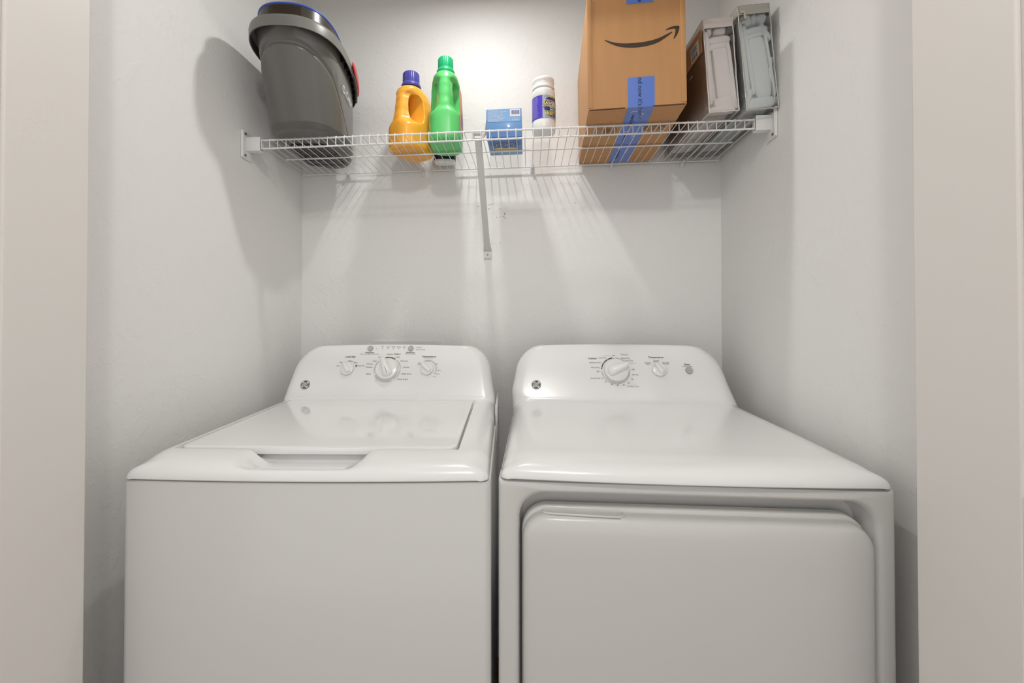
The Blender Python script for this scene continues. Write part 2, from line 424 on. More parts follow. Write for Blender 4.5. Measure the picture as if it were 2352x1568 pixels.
def build_cover(Wd, ys, top, yback, topin, flare, shift, handle=None, lid=None, R=.07):
    Wh = Wd/2-.002
    P = cover_profile(ys, top); zl = .9055
    b = BM(); rows = []
    # x samples across the flat
    us = set([-1, 1]); 
    nf = 66
    xs_flat = [-1+2*k/nf for k in range(nf+1)]
    phs = [PI/2*k/8 for k in range(1, 9)]
    for (y, z) in P:
        kc = sstep(.945, .985, z) if y > ys-.03 else 0.
        w_ = Wh - kc*0 
        if kc > 0:
            q = (z-.955)/(top-.955)
            w_ = Wh - topin*min(1, max(0, q))**.8 + flare*0
            zc = top-R
            if z > zc: w_ -= R - math.sqrt(max(0, R*R-(z-zc)**2))*1.0
            w_ = lerp(Wh, w_, kc)
        a_deck, a_con = .012+.058*sstep(-.01, .035, y)*(1-(.60*sstep(.015, .077, y) if lid else .25*sstep(.02, .25, y))), .03
        if y < .016: w_ -= .016-math.sqrt(max(0, .016**2-(.016-max(y, 0))**2))
        a = lerp(a_deck, a_con, kc)
        E = Vector((lerp(y, yback, kc), lerp(zl, z, kc)))
        C = Vector((y, z)); D_ = E-C; dist = D_.length
        dr = D_/dist if dist > 1e-6 else Vector((0, 0))
        r1 = min(a*(1 if kc > .5 else .9), dist)
        row = []
        def pt(x, c):
            bow = (1-(x/Wh)**2)
            yy = c.x - .011*bow*(1-sstep(0, .45, y)); bw_ = .009*bow*sstep(top-.06, top, z)*(1 if kc > 0 else 0); zz = c.y + bw_*math.cos(TA); yy += bw_*math.sin(TA)
            if handle:
                hx, hw = handle
                lx = 1-sstep(hw*.62, hw, abs(x-hx))
                if y < .10: zz -= .0165*lx*sstep(.004, .030, y) + .010*lx*sstep(.036, .050, y)
            if lid:
                l0, l1, m0, m1 = lid
                if l0 < x < l1 and m0 < y < m1: zz -= .016
            return Vector((x+shift*kc, yy, zz))
        tail = [C+D_*1.0]
        side = []
        for ph in phs: side.append((w_-a+a*math.sin(ph), C+dr*r1*(1-math.cos(ph))))
        for q in (.35, .7, 1.): side.append((w_, C+dr*(r1+(dist-r1)*q)))
        xin = w_-a
        xs = [u*xin for u in xs_flat]
        if lid and y < ys+.001:   # snap grid lines to the lid opening
            for tgt in (lid[0]-.0008, lid[1]+.0008):
                if abs(tgt) > xin-.0003: continue
                i = min(range(1, len(xs)-1), key=lambda i: abs(xs[i]-tgt)); xs[i] = tgt
            for tgt in (lid[0]+.0012, lid[1]-.0012):
                if abs(tgt) > xin-.0003: continue
                i = min(range(1, len(xs)-1), key=lambda i: abs(xs[i]-tgt) if abs(xs[i]-tgt) > .0021 else 9); xs[i] = tgt
            xs.sort()
        row = [pt(-x, c) for x, c in reversed(side)] + [pt(x, C) for x in xs] + [pt(x, c) for x, c in side]
        rows.append(row)
    loft(b, rows, False, False, False)
    # back closing strip
    last = rows[-1]
    return b, rows
def rounded_panel(b, w_, z0, z1, y0, y1, r, mi=0, n=8, bow=0):
    """vertical box with rounded vertical front edges"""
    P = [(-w_/2, y1)] + [(-w_/2+r-r*math.cos(PI/2*k/n), y0+r-r*math.sin(PI/2*k/n)) for k in range(n+1)]
    mid = [(x_, y0) for x_ in [(-w_/2+r)+(w_-2*r)*k/20 for k in range(1, 20)]]
    P = P + mid + [(-p[0], p[1]) for p in reversed(P)]
    P = [(x_, y_-(bow*(1-(x_/(w_/2))**2) if y_ < y1-.001 else 0)) for x_, y_ in P]
    rr_ = []
    for z, ins in ((z0, 0), (z1-.004, 0), (z1-.0012, .0012), (z1, .004)):
        rr_.append([(x-math.copysign(min(ins, abs(x)), x), y+(ins if y < y1-.001 else 0), z) for x, y in P])
    loft(b, rr_, True, True, mi=mi)

def console_fn(ys, off=.0007):
    y0, z0 = ys+.0045, .961
    # a: across, b: up the slope from the photograph's seam
    by, bz = ys+.0045-.006*math.sin(TA)/math.cos(TA), .955
    def fn(x, y, lift=0.):
        yy = by+y*math.sin(TA); zz = bz+y*math.cos(TA)
        return (x, yy-(off+lift)*math.cos(TA), zz+(off+lift)*math.sin(TA))
    return fn
def console_matrix(ys, a, b_, rot=0):
    fn = console_fn(ys, 0.0); o = Vector(fn(a, b_))
    up = Vector((0, math.sin(TA), math.cos(TA))); n = Vector((0, -math.cos(TA), math.sin(TA))); x = Vector((1, 0, 0))
    m = Matrix((x, up, n)).transposed().to_4x4(); m.translation = o
    return m @ Matrix.Rotation(rot, 4, 'Z')
def knob(parent, ys, a, b_, r, rot, big):
    m4 = console_matrix(ys, a, b_, rot)
    b = BM()
    h = r*.42
    lathe(b, [(r*.93, 0), (r*.97, h*.3), (r, h*.42), (r*.995, h*.75), (r*.955, h*.95), (r*.90, h*1.02), (r*.5, h*1.06), (.0001, h*1.07)], 56)
    bmesh.ops.transform(b, matrix=m4, verts=b.verts[:])
    k = obj('knob', b, 'knob', parent, 50)
    b = BM(); rings = []
    L = r*1.0
    # grip: ridge from beyond the rim (pointer end) to the other side; x = across, y = along
    for t_ in [i/14 for i in range(15)]:
        y = lerp(1.02*L, -.80*L, t_)
        hw = r*(.27 + .16*sstep(0, 1, t_)) * math.sqrt(max(.05, 1-max(0, (t_-.86)/.14)**2*.9)) * math.sqrt(max(.1, 1-max(0, (.10-t_)/.10)**2*.8))
        zt = h*1.0 + r*.62*(1-.35*t_)*math.sqrt(max(.02, 1-max(0, (t_-.72)/.28)**2)) 
        zt = max(zt, h*1.05)
        if t_ == 0: zt -= r*.08
        z0 = h*.5
        R_ = []
        for q in range(9):
            an = PI*q/8; cx = math.cos(an); sn = math.sin(an)
            R_.append((hw*math.copysign(abs(cx)**.6, cx), y, z0+(zt-z0)*abs(sn)**.55))
        rings.append(R_+[(-hw*1.05, y, z0), (hw*1.05, y, z0)])
    loft(b, rings, True, True)
    bmesh.ops.recalc_face_normals(b, faces=b.faces[:])
    bmesh.ops.transform(b, matrix=m4, verts=b.verts[:])
    g = obj('grip', b, 'knob', k, 60)
    b = BM()
    if big == 'line':
        box(b, -.0006, .0006, -.70*r, -.02*r, 0, .0010); zz = h+r*.62*.72
        # lies on the sloping ridge
        b2 = BM(); tube(b2, [(0, -.02*r, h+r*.62*.81+.0001), (0, -.40*r, h+r*.62*.72+.0002), (0, -.58*r, h+r*.62*.56)], .0006, 6); b.free(); b = b2
    else:
        tube(b, [(r*.30, -.32*r, h*1.03+.0004), (r*.32, -.55*r, h*1.03+.0004), (r*.22, -.72*r, h*1.03+.0004), (0, -.83*r, h*1.03)], .0004, 6)
    bmesh.ops.transform(b, matrix=m4, verts=b.verts[:])
    obj('pointer_line', b, 'ink', k, 60)
    return k
def ge_logo(parent, ys, a, b_, r=.0145):
    m4 = console_matrix(ys, a, b_)
    b = BM(); lathe(b, [(r, 0), (r, .0012), (r*.96, .0016), (.0001, .0016)], 40, mi=0)
    bmesh.ops.transform(b, matrix=m4, verts=b.verts[:]); e = obj('logo_badge', b, 'logo', parent, 40, label='round dark grey GE monogram badge')
    b = BM(); fn = lambda x, y: m4 @ Vector((x, y, .0020))
    arc2d(b, 0, 0, r*.86, r*.91, 0, 360, fn, 0, 48)
    for k in range(4):   # the swirls inside the ring
        a0 = math.radians(45+90*k)
        P = []
        for i in range(7):
            t = a0-.42+.12*i; P.append((r*.84*math.cos(t), r*.84*math.sin(t)))
        for i in range(7):
            t = a0+.30-.12*i; q = .84-.17*math.sin(PI*(i+.5)/7.)
            P.append((r*q*math.cos(t), r*q*math.sin(t)))
        poly2d(b, P, fn)
    def curve(pts, wd=.075):
        n = len(pts)
        for i in range(n-1):
            p, q = Vector(pts[i]), Vector(pts[i+1]); d = (q-p).normalized(); s = Vector((-d.y, d.x))*wd*r; e_ = d*wd*.3*r
            poly2d(b, [tuple(v) for v in (p*r-s-e_, q*r-s+e_, q*r+s+e_, p*r+s-e_)], fn)
    def el(cx, cy, rx, ry, a0, a1, n=14, tl=.25):
        o_ = []
        for i in range(n+1):
            t = math.radians(lerp(a0, a1, i/n)); x, y = rx*math.cos(t), ry*math.sin(t)
            o_.append((cx+x+tl*y, cy+y))
        return o_
    curve(el(-.34, .10, .20, .34, 10, 300)); curve(el(-.20, -.26, .20, .20, 100, 400), .06); curve([(-.36, -.02), (-.12, .0), (-.02, -.2), (.02, -.4)], .06)
    curve(el(.34, .28, .17, .20, -30, 280)); curve(el(.30, -.20, .22, .26, 110, 370)); curve([(.08, .36), (.02, .15), (.2, .04), (.42, .06)], .06)
    obj('monogram', b, 'logo_white', e)
    return e
def button(parent, ys, a, b_, r):
    m4 = console_matrix(ys, a, b_); b = BM()
    lathe(b, [(r, 0), (r, .0035), (r*.92, .0046), (r*.6, .0042), (.0001, .0040)], 32)
    bmesh.ops.transform(b, matrix=m4, verts=b.verts[:]); return obj('button', b, 'button', parent, 40)

# ---- washer
WX, WY, WROT, WW, WYS = -.405, -.793, .053, .675, .544
ws = thing('washing_machine', 'white top-load washing machine with lid and three dials, at the left below the shelf', 'washing machine', (WX, WY, 0), (0, 0, WROT))
LID = (-.2965, .271, .078, .533)
b, rows = build_cover(WW-.004, WYS, 1.109, .655, .026, 0, -.002, handle=(-.016, .128), lid=LID)
obj('top_cover', b, 'enamel', ws, 38)
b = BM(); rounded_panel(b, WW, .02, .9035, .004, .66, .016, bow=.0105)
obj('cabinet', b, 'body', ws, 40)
b = BM(); box(b, -WW/2+.012, WW/2-.012, .014, .64, .88, .9030); obj('seam_shade', b, 'dark', ws)  # near-black filler box standing in for the shade inside the seam gap
b = BM()
sg = 1; box(b, *sorted((sg*(WW/2-.003), sg*(WW/2+.0035))), .42, .655, .86, .957, .002)
obj('side_flange', b, 'body', ws, 40)
# lid: slab with rounded corners, sloping with the deck, turned-down front edge
def lid_mesh():
    x0, x1, y0, y1 = LID[0]+.0035, LID[1]-.0042, .081, LID[3]-.0025
    w_, d = x1-x0, y1-y0; cx, cy = (x0+x1)/2, (y0+y1)/2
    def zt(y): return lerp(.9415, .9545, (y-.07)/(.47))
    rings = []
    for ins, dz in ((.004, -.016), (.0005, -.0145), (0, -.012), (0, -.004), (.0012, -.0014), (.004, -.0002), (.009, 0.0)):
        L = rrect(w_-2*ins, d-2*ins, .022-ins*.5, 8); R_ = []
        for x, y in L:
            bw = .010*(1-(x/(w_/2))**2)*(1-sstep(.1, .4, y+cy)) if y < 0 else 0
            R_.append((cx+x, cy+y-bw, zt(cy+y)+dz))
        rings.append(R_)
    b = BM(); loft(b, rings)
    bmesh.ops.recalc_face_normals(b, faces=b.faces[:])
    return b
obj('lid', lid_mesh(), 'lid', ws, 40)
fn = console_fn(WYS)
SM = .0053
txt = [("Load Size", -0.1377, 0.1376, 1.5, 1, 0), ("Small", -0.1723, 0.1065, 1, 0, 0), ("Med", -0.1645, 0.1179, 1, 0, 0), ("Large", -0.1386, 0.1227, 1, 0, 0), ("Super", -0.1172, 0.118, 1, 0, 0), ("Precise Fill", -0.1012, 0.107, 1, 0, 0), ("Deep Rinse", -0.0772, 0.152, 1.1, 1, 0), ("Select when adding Fabric Softener", -0.077, 0.147, .76, 0, 0), ("Fill", -0.0377, 0.172, 1, 0, 0), ("Soak", -0.02, 0.172, 1, 0, 0), ("Wash", -0.0018, 0.172, 1, 0, 0), ("Rinse", 0.0159, 0.172, 1, 0, 0), ("Spin", 0.034, 0.172, 1, 0, 0), ("Medium", -0.0108, 0.1463, 1.15, 0, 0), ("Colors", 0.0125, 0.1473, 1.4, 1, 0), ("Heavy", -0.0392, 0.1366, 1.15, 0, 0), ("Light", 0.0163, 0.1367, 1.15, 0, 0), ("Light", -0.0569, 0.123, 1.15, 0, 0), ("Whites", -0.0727, 0.1129, 1.35, 1, 1), ("Medium", -0.0718, 0.102, 1.15, 0, 0), ("Heavy", -0.0706, 0.0796, 1.15, 0, 0), ("Delicates", 0.0382, 0.1232, 1.15, 0, 0), ("Casuals", 0.0465, 0.1022, 1.15, 0, 0), ("Bulky Items", 0.0504, 0.0799, 1.15, 0, 0), ("Drain & Spin", 0.04, 0.0621, 1.15, 0, 0), ("Start/Pause", 0.0551, 0.1522, 1.1, 1, 0), ("Hold 3 Secs to Stop", 0.055, 0.1473, .76, 0, 0), ("Pause", 0.0841, 0.1705, 1, 0, 0), ("Lid Locked", 0.0892, 0.1627, 1, 0, 0), ("Temperature", 0.116, 0.1384, 1.5, 1, 0), ("All Cold Rinses", 0.1158, 0.1321, .8, 0, 1), ("Cold", 0.1156, 0.1237, 1, 0, 0), ("Tap", 0.0876, 0.1166, 1, 0, 0), ("Cold", 0.088, 0.1121, 1, 0, 0), ("Cool", 0.1419, 0.1135, 1, 0, 0), ("Colors", 0.1513, 0.0918, .95, 0, 0), ("Warm", 0.1477, 0.0799, .9, 0, 0), ("Hot", 0.1388, 0.0709, .9, 0, 0)]
def print_labels(parent, fn, txt, dots):
    b = BM(); g = BM()
    for s, x, y, k, bold, grey in txt:
        add_text(g if grey else b, s, x, y, SM*k, fn, bold=.020 if bold else 0., shear=.12 if bold else .0, res=2, sx=1.08)
    for x, y in dots: disc2d(b, x, y, .00115, fn, n=10)
    obj('panel_lettering', b, 'ink', parent); obj('panel_lettering', g, 'ink_grey', parent, label='pale grey panel lettering')
print_labels(ws, fn, txt, [(-.056, .1655), (-.0378, .1655), (-.0199, .1655), (-.0019, .1655), (.0159, .1655), (.0339, .1656), (.0741, .1707), (.074, .1627)])
def rings_obj(parent, fn, segs, marks):
    b = BM()
    for cx, cy, r0, r1, a0, a1, mi in segs:
        arc2d(b, cx, cy, r0, r1, a0, a1, fn, mi)
        rm, hw = (r0+r1)/2, (r1-r0)/2
        for a in (a0, a1):
            disc2d(b, cx+rm*math.cos(math.radians(a)), cy+rm*math.sin(math.radians(a)), hw, lambda x, y: fn(x, y, -.0001), mi, 12)
    for cx, cy, r, a in marks:
        disc2d(b, cx+r*math.cos(math.radians(a)), cy+r*math.sin(math.radians(a)), .0011, lambda x, y: fn(x, y, .0002), 2, 10)
    obj('dial_ring', b, ['ink', 'ink_grey', 'logo_white'], parent)
RC = (-.013, .0945)
rings_obj(ws, fn, [(RC[0], RC[1], .0395, .0430, 112, 60, 0), (RC[0], RC[1], .0400, .0425, 48, 5, 1), (RC[0], RC[1], .0400, .0425, -4, -52, 1), (RC[0], RC[1], .0400, .0425, -66, -150, 1), (RC[0], RC[1], .0400, .0425, 194, 138, 1),
                   (-.140, .098, .0255, .0280, 92, 40, 1), (-.140, .098, .0252, .0283, 24, 12, 0), (.1155, .098, .0262, .0288, 118, -38, 1)],
          [(RC[0], RC[1], .0413, a) for a in (84, 66, 42, 12, -8, -45, 188, 166, 146)]+[(-.14, .098, .0268, a) for a in (85, 52)]+[(.1155, .098, .0275, a) for a in (92, 38, -8, -26)])
knob(ws, WYS, RC[0], RC[1]-.001, .0350, math.radians(22), 'line')
knob(ws, WYS, -.1405, .0950, .0205, math.radians(32), 'arc')
knob(ws, WYS, .1140, .0960, .0205, math.radians(52), 'arc')
button(ws, WYS, -.0767, .1664, .0092); button(ws, WYS, .0554, .1666, .0092)
ge_logo(ws, WYS, -.2652, .0438)

# ---- dryer
DX, DY, DROT, DW, DYS = .286, -.764, -.007, .684, .520
dr = thing('clothes_dryer', 'white front-load clothes dryer with two dials and a door below, at the right', 'dryer', (DX, DY, 0), (0, 0, DROT))
b, rows = build_cover(DW-.004, DYS, 1.112, .64, .032, 0, -.012)
obj('top_cover', b, 'enamel', dr, 38)
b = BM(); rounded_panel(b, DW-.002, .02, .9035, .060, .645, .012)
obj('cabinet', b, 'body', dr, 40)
b = BM(); box(b, -DW/2+.010, DW/2-.010, .016, .62, .88, .9030); obj('seam_shade', b, 'dark', dr)  # dark filler again, painted shade for the gap under the dryer cover
# front frame with the rounded door recess
fx, fz0, fz1 = DW/2, .03, .9035
rcx, rw, rz1, rz0, rR = (.003), .618, .882, .30, .050
def loopxz(cx, w_, z0, z1, r, y, seg=8):
    return [(cx+x, y, (z0+z1)/2+z) for x, z in rrect(w_, z1-z0, r, seg)]
def bowed(L, amt=.011):
    return [(x, y-amt*(1-(x/(DW/2))**2), z) for x, y, z in L]
rings = [loopxz(0, DW, fz0, fz1, .004, .058), loopxz(0, DW, fz0, fz1, .004, .016), loopxz(0, DW-.002, fz0+.001, fz1-.001, .005, .009), loopxz(0, DW-.008, fz0+.004, fz1-.004, .007, .0045), loopxz(0, DW-.016, fz0+.008, fz1-.008, .008, .0035)]
rings.append(loopxz(rcx, rw+.016, rz0-.008, rz1+.006, rR+.006, .0035))
for ins, y in ((-.004, .0045), (0, .008), (.002, .014), (.003, .040), (.008, .052), (.02, .056)):
    rings.append(loopxz(rcx, rw-2*ins, rz0+ins, rz1-ins, rR-ins*.5, y))
b = BM(); loft(b, [bowed(r) for r in rings], False, True)
bmesh.ops.recalc_face_normals(b, faces=b.faces[:]); 
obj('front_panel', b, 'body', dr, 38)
# door
b = BM(); rings = []
dz1 = .8435
for ins, y in ((0, .040), (0, .012), (.002, .0035), (.006, -.0015), (.012, -.004), (.03, -.0055), (.06, -.006)):
    rings.append(bowed(loopxz(.004, .602-2*ins, .315+ins, dz1-ins, .045-ins*.4, y, 10)))
loft(b, rings, True, True); bmesh.ops.recalc_face_normals(b, faces=b.faces[:])
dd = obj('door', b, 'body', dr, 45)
# raised lip of the finger grip on the door's top edge
b = BM(); 
pts = [(-.262, .030, dz1+.0), (-.262, .010, dz1+.004), (-.250, .002, dz1+.005), (-.18, -.0015, dz1+.0045), (-.125, -.003, dz1+.004), (-.116, .006, dz1+.004), (-.116, .030, dz1+.001)]
tube(b, [(x, y, z-.0035) for x, y, z in pts], .0022, 8); obj('finger_grip', b, 'body', dd, 60)
b = BM(); rings = []
for ins, y in ((0, .044), (0, .028), (.001, .0255), (.004, .024), (.02, .024)):
    rings.append(bowed(loopxz(.004, .606-2*ins, .315+ins, dz1+.008-ins, .048-ins*.4, y, 10)))
loft(b, rings, True, True); bmesh.ops.recalc_face_normals(b, faces=b.faces[:])
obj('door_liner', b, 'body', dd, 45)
DS = .003
fn = console_fn(DYS)
txt = [("Cottons", -0.0912, 0.1352, 1.4, 1, 0), ("Less Dry", -0.0591, 0.1376, 1.15, 0, 0), ("Cool Down", -0.0486, 0.1447, .95, 0, 1), ("Off", -0.0251, 0.1448, 1.1, 0, 0), ("Casuals", 0.0077, 0.149, 1.4, 1, 1), ("More Dry", 0.0116, 0.1367, 1.15, 0, 0), ("Less Dry", 0.0217, 0.1287, 1.15, 0, 0), ("Cool Down", 0.0308, 0.1199, .95, 0, 1), ("Off", 0.0308, 0.0993, 1.1, 0, 0), ("80 Min.", 0.0367, 0.0827, 1.15, 0, 0), ("70", 0.0252, 0.0682, 1.15, 0, 0), ("60", 0.0131, 0.0567, 1.15, 0, 0), ("Timed Dry", 0.0249, 0.0458, 1.4, 1, 1), ("50", -0.0021, 0.0502, 1.15, 0, 0), ("40", -0.0203, 0.0489, 1.15, 0, 0), ("30", -0.0375, 0.0511, 1.15, 0, 0), ("20", -0.055, 0.0588, 1.15, 0, 0), ("Quick Fluff 10", -0.0818, 0.0703, 1.15, 0, 0), ("Off", -0.0765, 0.092, 1.1, 0, 0), ("More Dry", -0.0834, 0.1053, 1.15, 0, 0), ("Optimum Dry", -0.0825, 0.1216, 1.15, 0, 0), ("Temperature", 0.1038, 0.1401, 1.5, 1, 0), ("Casuals", 0.1039, 0.1293, 1.05, 0, 0), ("Medium", 0.1015, 0.1255, .8, 0, 0), ("Cottons", 0.0777, 0.1226, 1.05, 0, 0), ("Regular", 0.0781, 0.1181, .85, 0, 0), ("Air Fluff", 0.1315, 0.1224, 1.05, 0, 0), ("No Heat", 0.1319, 0.1186, .85, 0, 0), ("Start", 0.1944, 0.1173, 1.5, 1, 0), ("Push to Start", 0.1949, 0.1113, 1, 0, 0)]
print_labels(dr, fn, txt, [(-.025, .1355), (-.0665, .0931), (.0208, .0977)])
RC = (-.0225, .0955)
rings_obj(dr, fn, [(RC[0], RC[1], .0405, .0440, 101, 172, 0), (RC[0], RC[1], .0405, .0435, 84, 14, 1), (RC[0], RC[1], .0405, .0435, -6, -172, 1)],
          [(RC[0], RC[1], .0422, a) for a in (122, 143, 165, 64, 41, -14, -32, -50, -68, -90, -110, -130, -152)])
knob(dr, DYS, RC[0]+.001, RC[1]-.001, .0365, math.radians(-68), 'arc')
knob(dr, DYS, .1090, .0990, .0215, math.radians(38), 'arc')
button(dr, DYS, .1979, .0979, .0110)
ge_logo(dr, DYS, -.2665, .0478, .0145)

# recessed outlet box on the wall, only its top edge shows above the washer
t = thing('laundry_outlet_box', 'white recessed wall outlet box whose top edge shows behind the washer', 'outlet box', (-.446, 0, 1.02))
b = BM(); rings = []
for w_, h_, y in ((.25, .205, -.0006), (.25, .205, -.004), (.246, .201, -.0055), (.200, .155, -.0055), (.196, .151, -.004)):
    rings.append([(x, y, z) for x, z in rrect(w_, h_, .006, 3)])
loft(b, rings, False, False); bmesh.ops.recalc_face_normals(b, faces=b.faces[:]); obj('frame', b, 'bracket', t, 30)
b = BM(); box(b, -.099, .099, -.0035, -.0006, -.077, .077, .0005); obj('back_plate', b, 'recess', t)

# ------------------------------------------------------------------ mop bucket
BZ = zdeck(-.66)+.0025
bk = thing('mop_bucket', 'charcoal plastic mop bucket with blue rim, overhanging the shelf front at left', 'bucket', (-.671, -.24, BZ), (0, -TILT, .13))
def bk_shape(q):  # q 0 bottom, 1 rim : half width, widest y, front reach, back reach
    return lerp(.102, .110, q), lerp(-.02, -.09, q), lerp(.118, .143, q), lerp(.225, .298, q)
BH = .246
def bk_x(q, y):
    a, yw, cf, cb = bk_shape(q); t = (yw-y)/cf if y < yw else (y-yw)/cb
    e = 2.5 if y < yw else 2.15
    return a*max(0, 1-min(1, t)**e)**(1/e)
def bucket_ring(q, z, off=0., e=3.0, n=240, detail=True):
    a, yw, cf, cb = bk_shape(q); R_ = []
    for k in range(n):
        t = 2*PI*k/n; ct, st = math.cos(t), math.sin(t)
        ee = 2.5 if st < 0 else 2.15; c = (cf if st < 0 else cb)+off
        x = (a+off)*math.copysign(abs(ct)**(2/ee), ct); y = c*math.copysign(abs(st)**(2/ee), st)
        d = 0
        if detail:
            s_ = (k/n - .75)          # 0 at the front
            if s_ < -.5: s_ += 1
            arch = .80 - 6.5*abs(s_+.015)**2.0 - max(0, (abs(s_)-.17))*2.4
            d += -.0045*math.exp(-((q-arch)/.028)**2) if abs(s_) < .30 else 0
            d += .0030*(1-sstep(arch-.05, arch+.02, q)) if abs(s_) < .30 else 0
            sp = (s_+.0)/.045
            d += .011*math.exp(-sp*sp*(1+max(0, (1-q)*14)))*sstep(.80, .97, q)     # pouring spout
        R_.append((x+ct*d, yw+y+st*d, z))
    return R_
b = BM(); rings = []
rings.append(bucket_ring(0, .004, -.030, detail=False)); rings.append(bucket_ring(0, .0008, -.016, detail=False))
rings.append(bucket_ring(0, .003, -.007, detail=False)); rings.append(bucket_ring(.02, .012, -.001, detail=False))
for k in range(1, 101): rings.append(bucket_ring(.02+.98*k/100, .012+(BH-.012)*k/100))
n0 = len(rings)
rings.append(bucket_ring(1, BH, -.003, detail=False))
for k in range(8): rings.append(bucket_ring(1-.98*(k+1)/8, lerp(BH, .012, (k+1)/8), -.0035, detail=False))
loft(b, rings); bmesh.ops.recalc_face_normals(b, faces=b.faces[:])
body = obj('bucket_body', b, 'bucket', bk, 50)
b = BM(); rings = []
for off, dz in ((.0005, -.002), (.011, -.006), (.0125, -.030), (.0150, -.030), (.0155, -.008), (.0135, .000), (.008, .004), (-.002, .005), (-.003, -.002)):
    rings.append(bucket_ring(1, BH+dz, off, detail=False))
loft(b, rings, False, False); bmesh.ops.recalc_face_normals(b, faces=b.faces[:]); obj('rim', b, 'bucket_rim', bk, 50)
# ribs under the rim on the right
rib0 = None
for k in range(7):
    y = lerp(-.10, .12, k/6); x = bk_x(1, y)
    if rib0 is None:
        b = BM(); box(b, -.002, .0135, -.001, .001, -.034, -.006); rib0 = o = obj('rim_rib', b, 'black', bk)
    else: o = rib0.copy(); COL.objects.link(o); o.parent = bk
    o.location = (x, y, BH)
b = BM(); rings = []
for off, z in ((-.004, BH-.01), (-.006, BH+.01), (-.007, BH+.032), (-.010, BH+.033), (-.012, BH+.0), (-.014, BH-.03)):
    R_ = bucket_ring(1, z, off, detail=False)
    R_ = [(x, y, z_+ (.010*sstep(.02, -.21, y)-.006*sstep(-.02, .17, y) if z > BH+.02 else 0)) for x, y, z_ in R_]
    rings.append(R_)
loft(b, rings, False, False); bmesh.ops.recalc_face_normals(b, faces=b.faces[:]); obj('wringer_basket', b, 'wringer', bk, 50)
b = BM(); R_ = bucket_ring(1, BH+.034, -.0078, detail=False); R_ = [Vector((x, y, z+.010*sstep(.02, -.21, y)-.006*sstep(-.02, .17, y))) for x, y, z in R_]
rg = []
N_ = len(R_)
for i in range(N_):
    d = (R_[(i+1) % N_]-R_[i-1]).normalized(); s_ = d.cross(Vector((0, 0, 1)))
    rg.append([R_[i]+s_*.0028*math.cos(2*PI*k/8)+Vector((0, 0, 1))*.0028*math.sin(2*PI*k/8) for k in range(8)])
rg.append(rg[0]); loft(b, rg, False, False); bmesh.ops.recalc_face_normals(b, faces=b.faces[:]); obj('blue_edge', b, 'blue_rim', bk, 60)
# dark slot in the basket front
b = BM(); R1 = bucket_ring(1, BH+.010, -.0045, detail=False); R2 = bucket_ring(1, BH+.032, -.0060, detail=False)
i0, i1 = 168, 194
vs0 = [b.verts.new(R1[i]) for i in range(i0, i1)]; vs1 = [b.verts.new((R2[i][0], R2[i][1], R2[i][2]+.006)) for i in range(i0, i1)]
for i in range(len(vs0)-1): b.faces.new((vs0[i], vs0[i+1], vs1[i+1], vs1[i]))
obj('handle_slot', b, mat('deep_brown_plastic', (.030, .016, .008), .4), bk, 60)
# bail handle with red pedal edge
b = BM(); tube(b, [(bk_x(1, y)+.013, y, BH-.020-.02*t) for t, y in ((0, -.05), (.3, .0), (.6, .06), (1, .12))], [.004, .006, .006, .004], 10)
obj('bail_handle', b, 'black', bk, 60)
b = BM(); rings = []
for k in range(15):
    t = k/14; y = lerp(-.045, .115, t); w_ = .0045*math.sqrt(max(.03, 1-(2*t-1)**6)); hh = .015*math.sqrt(max(.03, 1-(2*t-1)**4))
    rings.append([(bk_x(1, y)+.019+w_*math.cos(2*PI*i/12), y, BH-.002-.018*t+hh*math.sin(2*PI*i/12)) for i in range(12)])
loft(b, rings); bmesh.ops.recalc_face_normals(b, faces=b.faces[:]); obj('red_lever', b, 'red', bk, 60)
# foot pedal well under the back half
b = BM(); rings = []
for ins, z in ((.006, .0095), (0, .006), (0, .0012), (.004, .0002)):
    rings.append([(-.018+x, .080+y, z) for x, y in rrect(.128-2*ins, .19-2*ins, .03-ins, 6)])
loft(b, rings); bmesh.ops.recalc_face_normals(b, faces=b.faces[:]); 
for k in range(5): box(b, -.072, .036, .0+k*.038, .003+k*.038, -.0004, .002)
for k in range(4): box(b, -.066+k*.030, -.064+k*.030, .0, .165, -.0004, .002)
obj('pedal_well', b, 'black', bk, 50)
# lettering on the right side
b = BM()
def bside(u, v):   # u along the wall towards the back, v up; wraps round the front right corner
    y = -.062+u
    return (bk_x((.118+v)/BH, y)+.0038, y, .118+v)
add_text(b, 'O', -.012, .026, .034, bside, bold=.0, sx=.85); add_text(b, '-', .006, .026, .030, bside, bold=.0); add_text(b, 'Cedar', .011, .026, .034, bside, align='LEFT', sx=.85)
obj('lettering', b, 'white_ink', body)

